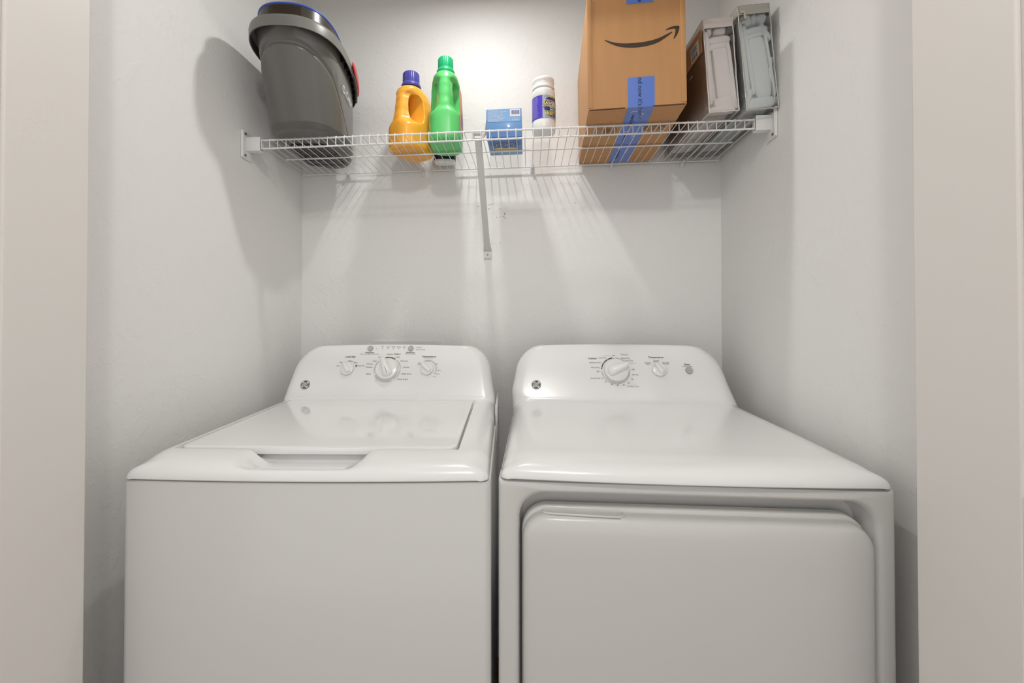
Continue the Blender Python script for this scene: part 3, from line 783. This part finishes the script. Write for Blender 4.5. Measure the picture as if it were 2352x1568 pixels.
# ------------------------------------------------------------------ detergent jugs
def jug(name, label, x, y, rot, m, capm, hgt, a, c, neck, handle_y, group=None, capr=.0265):
    z = zdeck(x)+.0016
    t = thing(name, label, 'bottle', (x, y, z), (0, -TILT, rot), group)
    # local: handle at -Y, label sides +-X
    b = BM(); rings = []
    K = [(0.0, .86, .88, 0), (.004, .95, .96, 0), (.012, 1, 1, 0), (.30*hgt, 1.0, 1, 0), (.46*hgt, .99, .97, 0), (.60*hgt, .95, .92, .002), (.75*hgt, .91, .88, .003), (.85*hgt, .86, .84, .003), (.92*hgt, .77, .74, .002), (.965*hgt, .63, .56, 0), (.99*hgt, .50, .40, 0), (1.0*hgt, .42, .32, 0), (1.03*hgt, .40, .30, 0)]
    def interp(zz):
        for p, q in zip(K, K[1:]):
            if zz <= q[0]:
                tt = (zz-p[0])/(q[0]-p[0]); tt = tt*tt*(3-2*tt) if p[0] > .4*hgt else tt
                return [lerp(p[i], q[i], tt) for i in (1, 2, 3)]
        return K[-1][1:]
    zsamp = [0, .002, .004, .008, .012]+[lerp(.02, 1.03*hgt, k/44) for k in range(45)]
    for zz in zsamp:
        sx, sy, dy = interp(zz); q = zz/hgt
        e = lerp(3.2, 2.0, sstep(.72, .98, q))
        hy = handle_y*sstep(.36, .46, q)*(1-sstep(.86, 1.0, q))   # handle side steps inwards above the belly
        R_ = []
        for px_, py_ in superel(a*sx, c*sy, e, 72):
            hz = sstep(.33, .48, q)*(1-sstep(.80, .92, q))
            if py_ < 0: px_ *= 1-.50*hz*sstep(.0, .80, -py_/(c*sy)); py_ *= (1-hy)
            R_.append((px_, py_+dy, zz))
        rings.append(R_)
    loft(b, rings); bmesh.ops.recalc_face_normals(b, faces=b.faces[:])
    body = obj('jug_body', b, m, t)
    # finger hole behind the handle: tall rounded prism through x, flaring towards the outside
    b = BM(); rings = []
    for xx, fl in ((-1.3*a, 1.35), (-.75*a, 1.12), (-.3*a, .85), (0, .72), (.3*a, .85), (.75*a, 1.12), (1.3*a, 1.35)):
        R_ = []
        n = 28; z0, z1 = .40*hgt, .83*hgt
        for k in range(n):
            an = 2*PI*k/n; cy = math.cos(an); sz = math.sin(an)
            wv = .34*c*fl
            yy = wv*math.copysign(abs(cy)**.75, cy)
            zz_ = (z0+z1)/2+(z1-z0)/2*lerp(.92, 1.03, abs(xx)/(1.3*a))*math.copysign(abs(sz)**.8, sz)
            if sz < 0 and cy > 0: zz_ -= .010*cy*abs(sz)   # the hole's foot slopes down to the back
            if yy < 0: yy *= .62
            R_.append((xx, -.30*c+yy, zz_))
        rings.append(R_)
    loft(b, rings); bmesh.ops.recalc_face_normals(b, faces=b.faces[:])
    cut = obj('cutter', b, m)
    cut.location = t.location; cut.rotation_euler = t.rotation_euler
    bpy.context.view_layer.update()
    md = body.modifiers.new('bool', 'BOOLEAN'); md.operation = 'DIFFERENCE'; md.object = cut; md.solver = 'EXACT'
    rm = body.modifiers.new('rm', 'REMESH'); rm.mode = 'VOXEL'; rm.voxel_size = .0017
    sm = body.modifiers.new('sm', 'SMOOTH'); sm.factor = .6; sm.iterations = 9
    bpy.context.view_layer.update()
    modapply(body); bpy.data.objects.remove(cut)
    body.data.polygons.foreach_set('use_smooth', [True]*len(body.data.polygons))
    # cap
    b = BM(); zc = hgt*1.0
    lathe(b, [(capr*1.20, zc), (capr*1.24, zc+.004), (capr*1.20, zc+.009), (capr*1.08, zc+.014), (capr*1.02, zc+.016)], 64)
    cp = obj('cap', b, capm, t, 40)
    b = BM()
    lathe(b, [(capr*1.02, zc+.0155), (capr*1.02, zc+.018), (capr, zc+.046), (capr*.95, zc+.049), (capr*.85, zc+.0505), (.0001, zc+.0505)], 120,
          mod=lambda an, z_: 1+(.028*(1 if math.sin(an*30) > 0 else 0) if zc+.017 < z_ < zc+.047 else 0))
    obj('cap_grip', b, capm, cp, 30)
    return t, body
jo, jb = jug('detergent_jug', 'orange detergent jug with ribbed blue cap, left of the green jug', -.388, -.150, math.radians(-32), 'orange', 'blue_cap', .222, .056, .072, 0, .05, group='detergent jugs on the shelf')
jg, jb2 = jug('detergent_jug', 'green detergent jug with teal green cap, right of the orange jug', -.262, -.195, math.radians(6), 'green', 'green_cap', .236, .052, .074, 0, .06, group='detergent jugs on the shelf', capr=.0235)
def side_label(parent, a, c, sg, y0, y1, z0, z1, m, hgt, m2=None):
    b = BM()
    def f(u, v):
        return (sg*(a*1.004*(1-abs(u/c)**3.2)**(1/3.2)*lerp(1, .955, sstep(.46*hgt, .70*hgt, v))+.0006), u, v)
    grid2d(b, y0, y1, z0, z1, 16, 12, f, 0)
    if m2: 
        f2 = lambda u, v: (f(u, v)[0]+sg*.0005, u, v)
        grid2d(b, y0+.012, y1-.012, lerp(z0, z1, .12), lerp(z0, z1, .45), 10, 6, f2, 1)
    return obj('side_label', b, [m, m2 or m], parent, 60)
side_label(jg, .052, .074, 1, -.052, .058, .035, .165, 'label_orange', .236, 'label_purple')
side_label(jo, .056, .072, -1, -.02, .052, .035, .175, 'label_purple', .222)

# dark bottle behind the green jug
x = -.293; t = thing('small_bottle', 'dark bottle with white base standing behind the green jug', 'bottle', (x, -.062, zdeck(x)+.0016), (0, -TILT, math.radians(5)))
b = BM(); rings = []
for s_, z in ((.80, .0), (.94, .002), (1, .006), (1, .009)): rings.append([(px_, py_, z) for px_, py_ in superel(.037*s_, .024*s_, 3.4, 48)])
loft(b, rings); obj('base', b, 'jar', t, 40)
b = BM(); rings = []
for s_, z in ((1.01, .009), (1.03, .012), (1.03, .10), (.95, .115), (.55, .128), (.36, .132), (.36, .15), (.3, .152)): rings.append([(px_, py_, z) for px_, py_ in superel(.037*s_, .024*s_, 3.4, 48)])
loft(b, rings); obj('bottle_body', b, mat('dark_navy_plastic', (.015, .02, .04), .3), t, 40)

# ------------------------------------------------------------------ dryer sheet carton
SX, SY = -.0735, -.190
sc_ = thing('dryer_sheet_carton', 'light blue carton of dryer sheets lying on the shelf, opened at its left end', 'box', (SX, SY, zdeck(SX)+.0017), (0, -TILT, 0))
w_, d_, h_ = .107, .140, .086
b = BM(); box(b, -w_/2, w_/2, -d_/2, d_/2, 0, h_, .0012, 2)
cb = obj('carton', b, 'snug', sc_, 30)
def ffront(u, v, k=1): return (u, -d_/2-.0004*k, v)
b = BM()   # front face prints: 0 light,1 deep,2 paper,3 navy, 4 white
R_ = rrect(.098, .036, .004, 4)
poly2d(b, [(x, .0655+y) for x, y in rrect(.100, .038, .005, 4)], lambda u, v: ffront(u, v, 1), 0)
grid2d(b, -.0525, .0525, .001, .022, 1, 1, lambda u, v: ffront(u, v, 1), 1)
poly2d(b, [(.034+x, .0725+y) for x, y in rrect(.031, .022, .002, 3)], lambda u, v: ffront(u, v, 2), 2)
rnd = random.Random(7); xx = .023
while xx < .047:
    ww = rnd.choice((.0004, .0007, .0011)); grid2d(b, xx, xx+ww, .0675, .0805, 1, 1, lambda u, v: ffront(u, v, 3), 3); xx += ww+rnd.choice((.0005, .0008))
add_text(b, 'Active ingredients', -.047, .0815, .0042, lambda u, v: ffront(u, v, 2), 4, align='LEFT')
for i in range(9):
    s_ = ['Biodegradable fabric softening agent.', 'Ingredientes: agente suavizante', 'de telas biodegradable y fragancia.', 'Inactive ingredients: substrate', 'polymer, oil clay, fragrance', 'Avoid contact with heat or flame', 'Keep away from small children', 'Store in a cool and dry place', 'recyclable packaging'][i]
    add_text(b, s_, -.047, .0775-.0037*i, .0037, lambda u, v: ffront(u, v, 2), 4, align='LEFT', bold=.01 if i > 2 else 0)
add_text(b, 'f', .026, .0505, .0055, lambda u, v: ffront(u, v, 2), 4, bold=.03); disc2d(b, .034, .0505, .0018, lambda u, v: ffront(u, v, 2), 4); arc2d(b, .041, .0505, .0012, .002, 0, 360, lambda u, v: ffront(u, v, 2), 4, 14)
add_text(b, 'snuggle.com', .034, .0575, .0035, lambda u, v: ffront(u, v, 2), 4)
obj('front_print', b, ['snug_light', 'snug_deep', 'paper', 'snug_ink', 'paper'], cb)
b = BM()
def funder(u, v, k=1): return (-u, v, -.0004*k)        # seen from below, lettering runs upside down
poly2d(b, [(x, -.022+y) for x, y in superel(.050, .030, 2.6, 40)], lambda u, v: (u, v, -.0004), 1)
poly2d(b, [(-.017+x, .020+y) for x, y in superel(.019, .015, 2.2, 24)], lambda u, v: (u, v, -.0008), 2)
poly2d(b, [(.017+x, .020+y) for x, y in superel(.019, .015, 2.2, 24)], lambda u, v: (u, v, -.0010), 2)
poly2d(b, [(x, .030+y) for x, y in superel(.036, .012, 3, 24)], lambda u, v: (u, v, -.0012), 2)
add_text(b, 'Snuggle', 0, 0, .0265, lambda u, v: (-u, -.016+v, -.0014), 4, bold=.05, shear=.1, sx=.98)
add_text(b, 'Snuggle', 0, 0, .0265, lambda u, v: (-u, -.016+v, -.0018), 3, bold=.012, shear=.1, sx=.98)
add_text(b, 'fabric softener sheets', 0, 0, .0075, lambda u, v: (-u, -.056+v, -.0008), 4, bold=.01)
obj('underside_print', b, ['snug_light', 'snug_deep', 'snug_cream', 'snug_ink', 'paper'], cb)
b = BM(); f0 = [(-w_/2, -d_/2, .002), (-w_/2, -d_/2, h_-.006), (-w_/2-.003, -d_/2+.003, h_-.010), (-w_/2-.012, -d_/2-.010, .012), (-w_/2-.009, -d_/2-.006, .0)]
vs = [b.verts.new(p) for p in ((-w_/2, -d_/2+.001, h_-.004), (-w_/2, -d_/2+.001, .010), (-w_/2-.010, -d_/2+.015, .004), (-w_/2-.011, -d_/2+.045, .020), (-w_/2-.004, -d_/2+.040, h_-.012))]
b.faces.new(vs); bmesh.ops.solidify(b, geom=b.faces[:], thickness=.0006); obj('end_flap', b, 'kraft_in', cb, label='tan inner side of the torn end flap')

# ------------------------------------------------------------------ white jar
JX, JY = .046, -.268
jr = thing('powder_jar', 'white plastic jar with royal blue label, between the blue carton and the smile box', 'jar', (JX, JY, zdeck(JX)+.0015), (0, -TILT, 0)); jr.scale = (1, 1, .83)
b = BM(); r0 = .0345
lathe(b, [(.020, .001), (.028, 0), (.033, .0025), (r0*.985, .010), (r0, .018), (r0, .030), (r0*.992, .031), (r0*.992, .124), (r0, .125), (r0, .140), (r0*.97, .147), (r0*.90, .151), (r0*.885, .153)], 64)
obj('jar_body', b, 'jar', jr, 60)
b = BM(); lathe(b, [(r0*.93, .1535), (r0*.955, .155), (r0*.955, .160), (r0*.92, .163), (r0*.905, .165), (r0*.905, .178), (r0*.93, .180), (r0*.93, .190), (r0*.86, .193), (.0001, .1935)], 64)
obj('lid', b, 'jar', jr, 45)
A0 = math.radians(-90+12)     # centre of the front label, turned a little to the right
def jl(k):   # u metres round the jar, v height
    return lambda u, v: ((r0+.0002+.00025*k)*math.cos(A0+u/r0), (r0+.0002+.00025*k)*math.sin(A0+u/r0), v)
b = BM()
grid2d(b, -.060, -.012, .040, .121, 24, 4, jl(0), 0)
grid2d(b, -.012, .055, .040, .121, 34, 4, jl(0), 1)
cx = .024
def ell(cx, cz, rx, rz, k, mi, n=28, a0=0):   # banded ellipse so it follows the curve
    f = jl(k); m_ = 14
    for i in range(m_):
        u0, u1 = cx-rx+2*rx*i/m_, cx-rx+2*rx*(i+1)/m_
        h0, h1 = [rz*math.sqrt(max(0, 1-((u-cx)/rx)**2)) for u in (u0, u1)]
        P = [(u0, cz-h0), (u1, cz-h1), (u1, cz+h1), (u0, cz+h0)]
        if h0 < 1e-5: P = P[:3]
        if h1 < 1e-5: P = [P[0], P[1], P[3]]
        poly2d(b, P, f, mi)
ell(cx, .082, .034, .037, 1, 2)
grid2d(b, cx-.031, cx+.031, .086, .104, 16, 1, jl(2), 3); grid2d(b, cx-.029, cx+.029, .0875, .1025, 16, 1, jl(3), 4)
add_text(b, 'NEW!', cx-.006, .1165, .010, jl(2), 3, bold=.04)
add_text(b, "LA's TOTALLY", cx-.004, .0995, .0075, jl(4), 5, bold=.02); add_text(b, 'AWESOME', cx, .0915, .0125, jl(4), 5, bold=.04, sx=.92)
add_text(b, 'POWER', cx-.023, .0815, .0072, jl(3), 3, bold=.03); add_text(b, 'OXYGEN', cx+.008, .0805, .0115, jl(3), 5, bold=.03)
grid2d(b, cx-.014, cx+.026, .0675, .0745, 10, 1, jl(2), 6); add_text(b, 'BASE CLEANER', cx+.006, .071, .0060, jl(3), 5, bold=.02)
add_text(b, 'CHLORINE', cx-.014, .0635, .0078, jl(3), 3, bold=.02); add_text(b, 'FREE', cx-.016, .0555, .0125, jl(3), 3, bold=.04)
add_text(b, 'Stain Remover', cx+.016, .060, .0055, jl(3), 5, bold=.02); add_text(b, 'Multi-Purpose', cx+.010, .0475, .0055, jl(3), 5)
rnd = random.Random(3)
for i in range(24):
    s_ = ''.join(rnd.choice(['use with care ', 'cold water ', 'add one scoop ', 'rinse well ', 'do not mix ', 'for best results ']) for _ in range(2))[:26]
    add_text(b, s_, -.0565, .117-.0031*i, .0030, jl(1), 5 if i % 8 else 3, align='LEFT', res=1)
obj('label', b, ['jar_blue', 'jar_silver', 'jar_navy', 'yellow', 'jar_black', 'paper', 'jar_green'], jr)

# ------------------------------------------------------------------ big carton with a smile
AX, AY = .2935, -.2125
am = thing('cardboard_box', 'tall brown shipping carton with a black smile arrow and blue tape', 'box', (AX, AY, zdeck(AX)+.0017), (0, -TILT, -.052))
aw, ad, ah = .2500, .386, .300
def carton_shell():
    b = BM()
    # slightly bulged faces, soft corners
    nx, ny, nz = 8, 8, 8
    b2 = bmesh.new(); bmesh.ops.create_cube(b2, size=1)
    bmesh.ops.subdivide_edges(b2, edges=b2.edges[:], cuts=7, use_grid_fill=True)
    for v in b2.verts:
        x, y, z = v.co
        bul = (1-(2*x)**2)*(1-(2*z)**2)*.004*(1 if abs(y) > .499 else 0)
        bx = (1-(2*y)**2)*(1-(2*z)**2)*.003*(1 if abs(x) > .499 else 0)
        v.co = Vector((x*aw+math.copysign(bx, x), y*ad+math.copysign(bul, y), (z+.5)*ah))
    merge(b, b2)
    return b
b = carton_shell(); cbx = obj('carton', b, 'kraft', am, 30)
def af(u, v, k=1):    # front face, follows the bulge
    bul = (1-(2*u/aw)**2)*(1-(2*(v/ah-.5))**2)*.004
    return (u, -ad/2-max(0, bul)-.0005-.0003*k, v)
# overlapping side flaps on the front face: the seams down both edges
b = BM()
for sg in (-1, 1):
    R_ = []
    x1, x0 = sg*aw/2, sg*(aw/2-.012)
    xs = sorted((x0, x1+sg*.0006))
    box(b, xs[0], xs[1], -ad/2-.0018, -ad/2+.004, .006, ah-.002, .0007, 2)
    obj('corner_flap', b, 'kraft', cbx, 30); b = BM()
b = BM(); box(b, -aw/2+.003, -.030, -ad/2-.0012, -ad/2+.002, -.0004, .0018); obj('flap_edge', b, 'kraft_edge', cbx); b = BM(); box(b, .040, aw/2-.003, -ad/2-.0012, -ad/2+.002, -.0004, .0018)
obj('flap_edge', b, 'kraft_edge', cbx)
# smile: pixel map of the face -> u,v
def sm(px, py): return ((px-732)*.2480/905*1.035+.0145, .300-(py+62)*.2870/1050)
def smile_curve():
    b = BM()
    top = [(395, 360), (450, 385), (520, 408), (600, 419), (700, 421), (800, 413), (880, 393), (950, 362), (1000, 338)]
    bot = [(400, 370), (450, 404), (520, 439), (600, 459), (700, 466), (800, 455), (880, 431), (950, 388), (1006, 346)]
    def dens(L, n=40):
        out = []
        for i in range(n+1):
            t = i/n*(len(L)-1); k = min(int(t), len(L)-2); f = t-k
            p0, p1, p2, p3 = [Vector(L[max(0, min(len(L)-1, k+j))]) for j in (-1, 0, 1, 2)]
            out.append(.5*((2*p1)+(p2-p0)*f+(2*p0-5*p1+4*p2-p3)*f*f+(3*p1-p0-3*p2+p3)*f**3))
        return out
    A, B_ = dens(top), dens(bot)
    for i in range(40):
        poly2d(b, [sm(*p) for p in (B_[i], B_[i+1], A[i+1], A[i])], lambda u, v: af(u, v, 1))
    hd_o = [(940, 322), (975, 300), (1010, 289), (1045, 286), (1066, 290), (1069, 305), (1062, 335), (1047, 372), (1018, 411)]
    hd_i = [(948, 322), (980, 315), (1005, 311), (1022, 310), (1032, 314), (1034, 325), (1032, 345), (1026, 372), (1014, 406)]
    A, B_ = dens(hd_o), dens(hd_i)
    for i in range(40):
        poly2d(b, [sm(*p) for p in (B_[i], B_[i+1], A[i+1], A[i])], lambda u, v: af(u, v, 1))
    bmesh.ops.recalc_face_normals(b, faces=b.faces[:])
    return b
obj('smile_print', smile_curve(), 'kraft_ink', cbx)
# blue tape: lower front tab, along the underside, and the tab at the top
TX = .0115; tw = .034
b = BM()
grid2d(b, TX-tw, TX+tw, -.0002, .078, 6, 6, lambda u, v: af(u, v, .2), 0)
grid2d(b, TX-tw, TX+tw, -ad/2-.0008, ad/2, 2, 2, lambda u, v: (u, v, -.0007), 0)
tp = obj('tape', b, 'tape', cbx); b = BM()
grid2d(b, TX-tw, TX+tw, ah-.026, ah+.0005, 6, 3, lambda u, v: af(u, v, .2), 0)
grid2d(b, TX-tw, TX+tw, -ad/2-.0008, -ad/2+.08, 2, 2, lambda u, v: (u, v, ah+.0006), 0)
bmesh.ops.remove_doubles(b, verts=b.verts[:], dist=.002); obj('tape', b, 'tape', cbx)
b = BM()
def rotd(fx_): return lambda x, y: fx_(TX-.003+y, .0775-x)     # reading downwards
add_text(b, "nd now it's here.", 0, 0, .0165, lambda x, y: af(TX-.003+y, .0765-x, 1.6), align='LEFT', bold=.012)
add_text(b, 'ere.', 0, 0, .0165, lambda x, y: af(TX+.0+y, ah-.0015-.022+x, 1.6), align='LEFT', bold=.012)
obj('tape_lettering', b, 'tape_ink', tp)
b = BM()
for i, y in enumerate((-.165, -.045, .075)):
    add_text(b, "It's on...", 0, 0, .013, lambda x, yy: (TX+.010+yy, y+x, -.0014), align='LEFT', bold=.012, mi=0)
    add_text(b, "now it's here.", 0, 0, .013, lambda x, yy: (TX-.012+yy, y+.012+x, -.0014), align='LEFT', bold=.012, mi=1)
    arc2d(b, TX-.012, y+.0, .010, .0125, 200, 300, lambda u, v: (u, v, -.0014), 0)
obj('tape_lettering', b, ['tape_white', 'tape_ink'], tp, label='white and navy lettering under the box')
# underside prints: round stamp and square marks
b = BM(); fu = lambda u, v: (u, v, -.0006)
SCX, SCY = -.062, -.065
for r1, r2 in ((.028, .0295), (.019, .020)): arc2d(b, SCX, SCY, r1, r2, 0, 360, fu, 0, 40)
for i in range(5): grid2d(b, SCX-.014+.003*abs(i-2), SCX+.014-.003*abs(i-2), SCY+.0105-.006*i, SCY+.0130-.006*i, 1, 1, fu, 0)
MX, MY = .074, -.065
for k in range(3):
    cx_ = MX-.02+.02*k
    arc2d(b, cx_, MY, .006, .0085, 20+k*40, 300+k*40, fu, 0)
for x0_, x1_, y0_, y1_ in ((MX-.032, MX+.032, MY+.012, MY+.0135), (MX-.032, MX+.032, MY-.0135, MY-.012), (MX-.032, MX-.0305, MY-.0135, MY+.0135), (MX+.0305, MX+.032, MY-.0135, MY+.0135)):
    grid2d(b, x0_, x1_, y0_, y1_, 1, 1, fu, 0)
obj('underside_print', b, 'kraft_ink', cbx)

# ------------------------------------------------------------------ sheet sets in clear zip bags
def cushion(bm, cx, cy, cz, sx, sy, sz, rot=0., e=4, n=28, wob=.0, seed=0):
    """soft folded pad: superellipsoid with a little waviness"""
    rnd = random.Random(seed); ph = [rnd.uniform(0, 6) for _ in range(4)]
    rings = []; m_ = 16
    for j in range(m_+1):
        v = -PI/2+PI*j/m_; cv, sv = math.cos(v), math.sin(v)
        R_ = []
        for i in range(n):
            u = 2*PI*i/n; cu, su = math.cos(u), math.sin(u)
            f = lambda t, p: math.copysign(abs(t)**(2/p), t)
            x = sx*f(max(cv, 1e-4), e)*f(cu, e); y = sy*f(max(cv, 1e-4), e)*f(su, e); z = sz*f(sv, e)
            wv = wob*(math.sin(z*70+ph[0]+x*30)+.6*math.sin(x*120+z*45+ph[1]))
            y += wv*(1 if su < 0 else 0); x += wv*.6
            R_.append((cx+x*math.cos(rot)-z*math.sin(rot), cy+y, cz+x*math.sin(rot)+z*math.cos(rot)))
        rings.append(R_)
    loft(bm, rings)
def sheet_bag(label, x, y, wd, dp, hg, rotz, lean, fab, pads, pull, zipc):
    t = thing('bagged_sheet_set', label, 'bedding bag', (x, y, zdeck(x)+.0030+abs(lean)*wd/2), (0, lean, rotz), 'clear zip bags of sheets at the right shelf end')
    # folded sheets
    core = BM(); cushion(core, 0, .006, hg*.47, wd/2-.0015, dp/2-.012, hg*.455, 0, 9, 40, .0006, 1)
    bmesh.ops.recalc_face_normals(core, faces=core.faces[:])
    obj('folded_sheets', core, fab, t, 70)
    for i, p in enumerate(pads):
        b = BM(); cushion(b, p[0]*wd, -dp/2+.018+p[6]*.001, p[1]*hg, p[2]*wd, .0135, p[3]*hg, math.radians(p[4]), p[5], 28, .0010, 5+i)
        bmesh.ops.recalc_face_normals(b, faces=b.faces[:]); obj('fabric_fold', b, fab, t, 70)
    # clear vinyl cover
    b = BM(); b2 = bmesh.new(); bmesh.ops.create_cube(b2, size=1); bmesh.ops.subdivide_edges(b2, edges=b2.edges[:], cuts=9, use_grid_fill=True)
    rnd = random.Random(int(x*1000))
    for v in b2.verts:
        X_, Y_, Z_ = v.co; k = 1-max(0, abs(2*X_)-.9)*.4
        nse = .0010*math.sin(Z_*23+Y_*9+x*50)+.0008*math.sin(X_*19+Z_*41)
        v.co = Vector((X_*wd+(nse if abs(X_) > .49 else 0), Y_*dp+(nse if abs(Y_) > .49 else 0), (Z_+.5)*hg+(.003*math.sin(X_*7+2) if Z_ > .49 else 0)))
    merge(b, b2); obj('clear_cover', b, 'film', t, 50)
    # piping along the seams
    b = BM(); c_ = [(-wd/2, -dp/2), (wd/2, -dp/2), (wd/2, dp/2), (-wd/2, dp/2)]
    rnd = random.Random(9)
    def wob(p, q, n=10):
        p, q = Vector(p), Vector(q); return [p.lerp(q, i/n)+Vector((rnd.uniform(-.0007, .0007), rnd.uniform(-.0005, .0005), rnd.uniform(-.0006, .0006))) for i in range(n+1)]
    for z in (.001, hg):
        for i in range(4): tube(b, wob((*c_[i], z), (*c_[(i+1) % 4], z)), .0017, 6)
    for cx_, cy_ in c_: tube(b, wob((cx_, cy_, 0), (cx_, cy_, hg), 14), .0017, 6)
    obj('seam_piping', b, zipc, t, 60)
    # zip band round the top
    b = BM(); rings = []
    for off, z in ((.0008, hg-.024), (.0018, hg-.022), (.0016, hg-.014), (.0024, hg-.012), (.0012, hg-.010), (.0022, hg-.003), (.0005, hg+.002), (-.006, hg+.0035)):
        rings.append([(px_, py_, z+.0012*math.sin(px_*60+py_*30)) for px_, py_ in rrect(wd+2*off, dp+2*off, .006, 4)])
    loft(b, rings, False, False); zb = obj('zip_band', b, zipc, t, 60)
    if pull:
        b = BM(); box(b, -wd/2+.012, -wd/2+.018, -dp/2-.006, -dp/2-.0035, hg-.038, hg-.018, .0012, 2); box(b, -wd/2+.004, -wd/2+.016, -dp/2-.0055, -dp/2-.003, hg-.022, hg-.014, .0015, 2)
        obj('zip_pull', b, mat('ivory_zip_pull', (.55, .50, .38), .4), zb, 40)
    return t
M['pipe_pink'] = mat('cloudy_pink_vinyl', (.66, .60, .57), .35, coat=.3)
M['pipe_grey'] = mat('cloudy_olive_vinyl', (.45, .44, .39), .35, coat=.3)
padsA = [(-.36, .50, .085, .40, 0, 5, 0), (.08, .45, .26, .31, 2, 6, 1), (.40, .42, .07, .38, 3, 5, 0), (.33, .30, .06, .26, 6, 5, 1), (.05, .79, .43, .045, 3, 3, -1), (-.02, .72, .42, .040, 5, 3, 0), (.10, .90, .22, .055, -6, 3.5, 0), (-.28, .90, .10, .06, 10, 3, 0), (.10, .11, .36, .075, 8, 4, 0), (0, .045, .47, .035, 0, 3.5, -1)]
pk = sheet_bag('clear bag of warm grey folded sheets beside the smile carton, shorter of the two', .524, -.190, .078, .325, .255, .030, -.065, 'sheet_pink', padsA, False, 'pipe_pink')
padsB = [(-.38, .52, .075, .36, 2, 5, 0), (-.22, .50, .08, .34, 3, 5, 1), (.10, .42, .27, .30, 3, 6, 0), (.42, .45, .055, .40, 4, 4, 0), (.37, .30, .05, .22, -10, 4, 1), (.05, .77, .45, .035, 8, 3, -1), (-.02, .72, .44, .028, 14, 3, 0), (-.18, .89, .14, .07, 20, 3, 0), (.05, .90, .10, .065, -6, 3, 1), (.28, .89, .18, .055, -28, 3, 0), (.38, .75, .08, .10, 30, 3, 0), (.02, .08, .46, .055, 4, 4, 0), (-.33, .14, .10, .09, -20, 3, 1)]
gy = sheet_bag('taller clear zip bag of cool grey folded sheets against the right wall', .620, -.190, .084, .330, .284, .050, -.086, 'sheet_grey', padsB, True, 'pipe_grey')
# kraft insert card with label seen through the left side of the first bag
b = BM(); box(b, -.0400-.0012, -.0400-.0004, -.150, .120, .175, .236); ic = obj('insert_card', b, 'kraft', pk)
b = BM(); grid2d(b, -.135, -.080, .180, .222, 1, 1, lambda u, v: (-.0418, -u*1.0-.215, v)); obj('paper_label', b, 'paper', ic)
b = BM()
for k in range(7): grid2d(b, -.130+.006*k, -.1275+.006*k+.001*(k % 2), .184, .196, 1, 1, lambda u, v: (-.0422, -u-.215, v))
for k in range(4): grid2d(b, -.130, -.092-.004*(k % 2), .202+.0042*k, .2036+.0042*k, 1, 1, lambda u, v: (-.0422, -u-.215, v))
obj('barcode', b, 'ink', ic)
# barcode print on the bottom of the grey bag
b = BM()
for k in range(9): grid2d(b, -.02+.0035*k, -.0185+.0035*k, -.13, -.06, 1, 1, lambda u, v: (u, v, -.0004))
obj('barcode', b, 'ink_grey', gy)
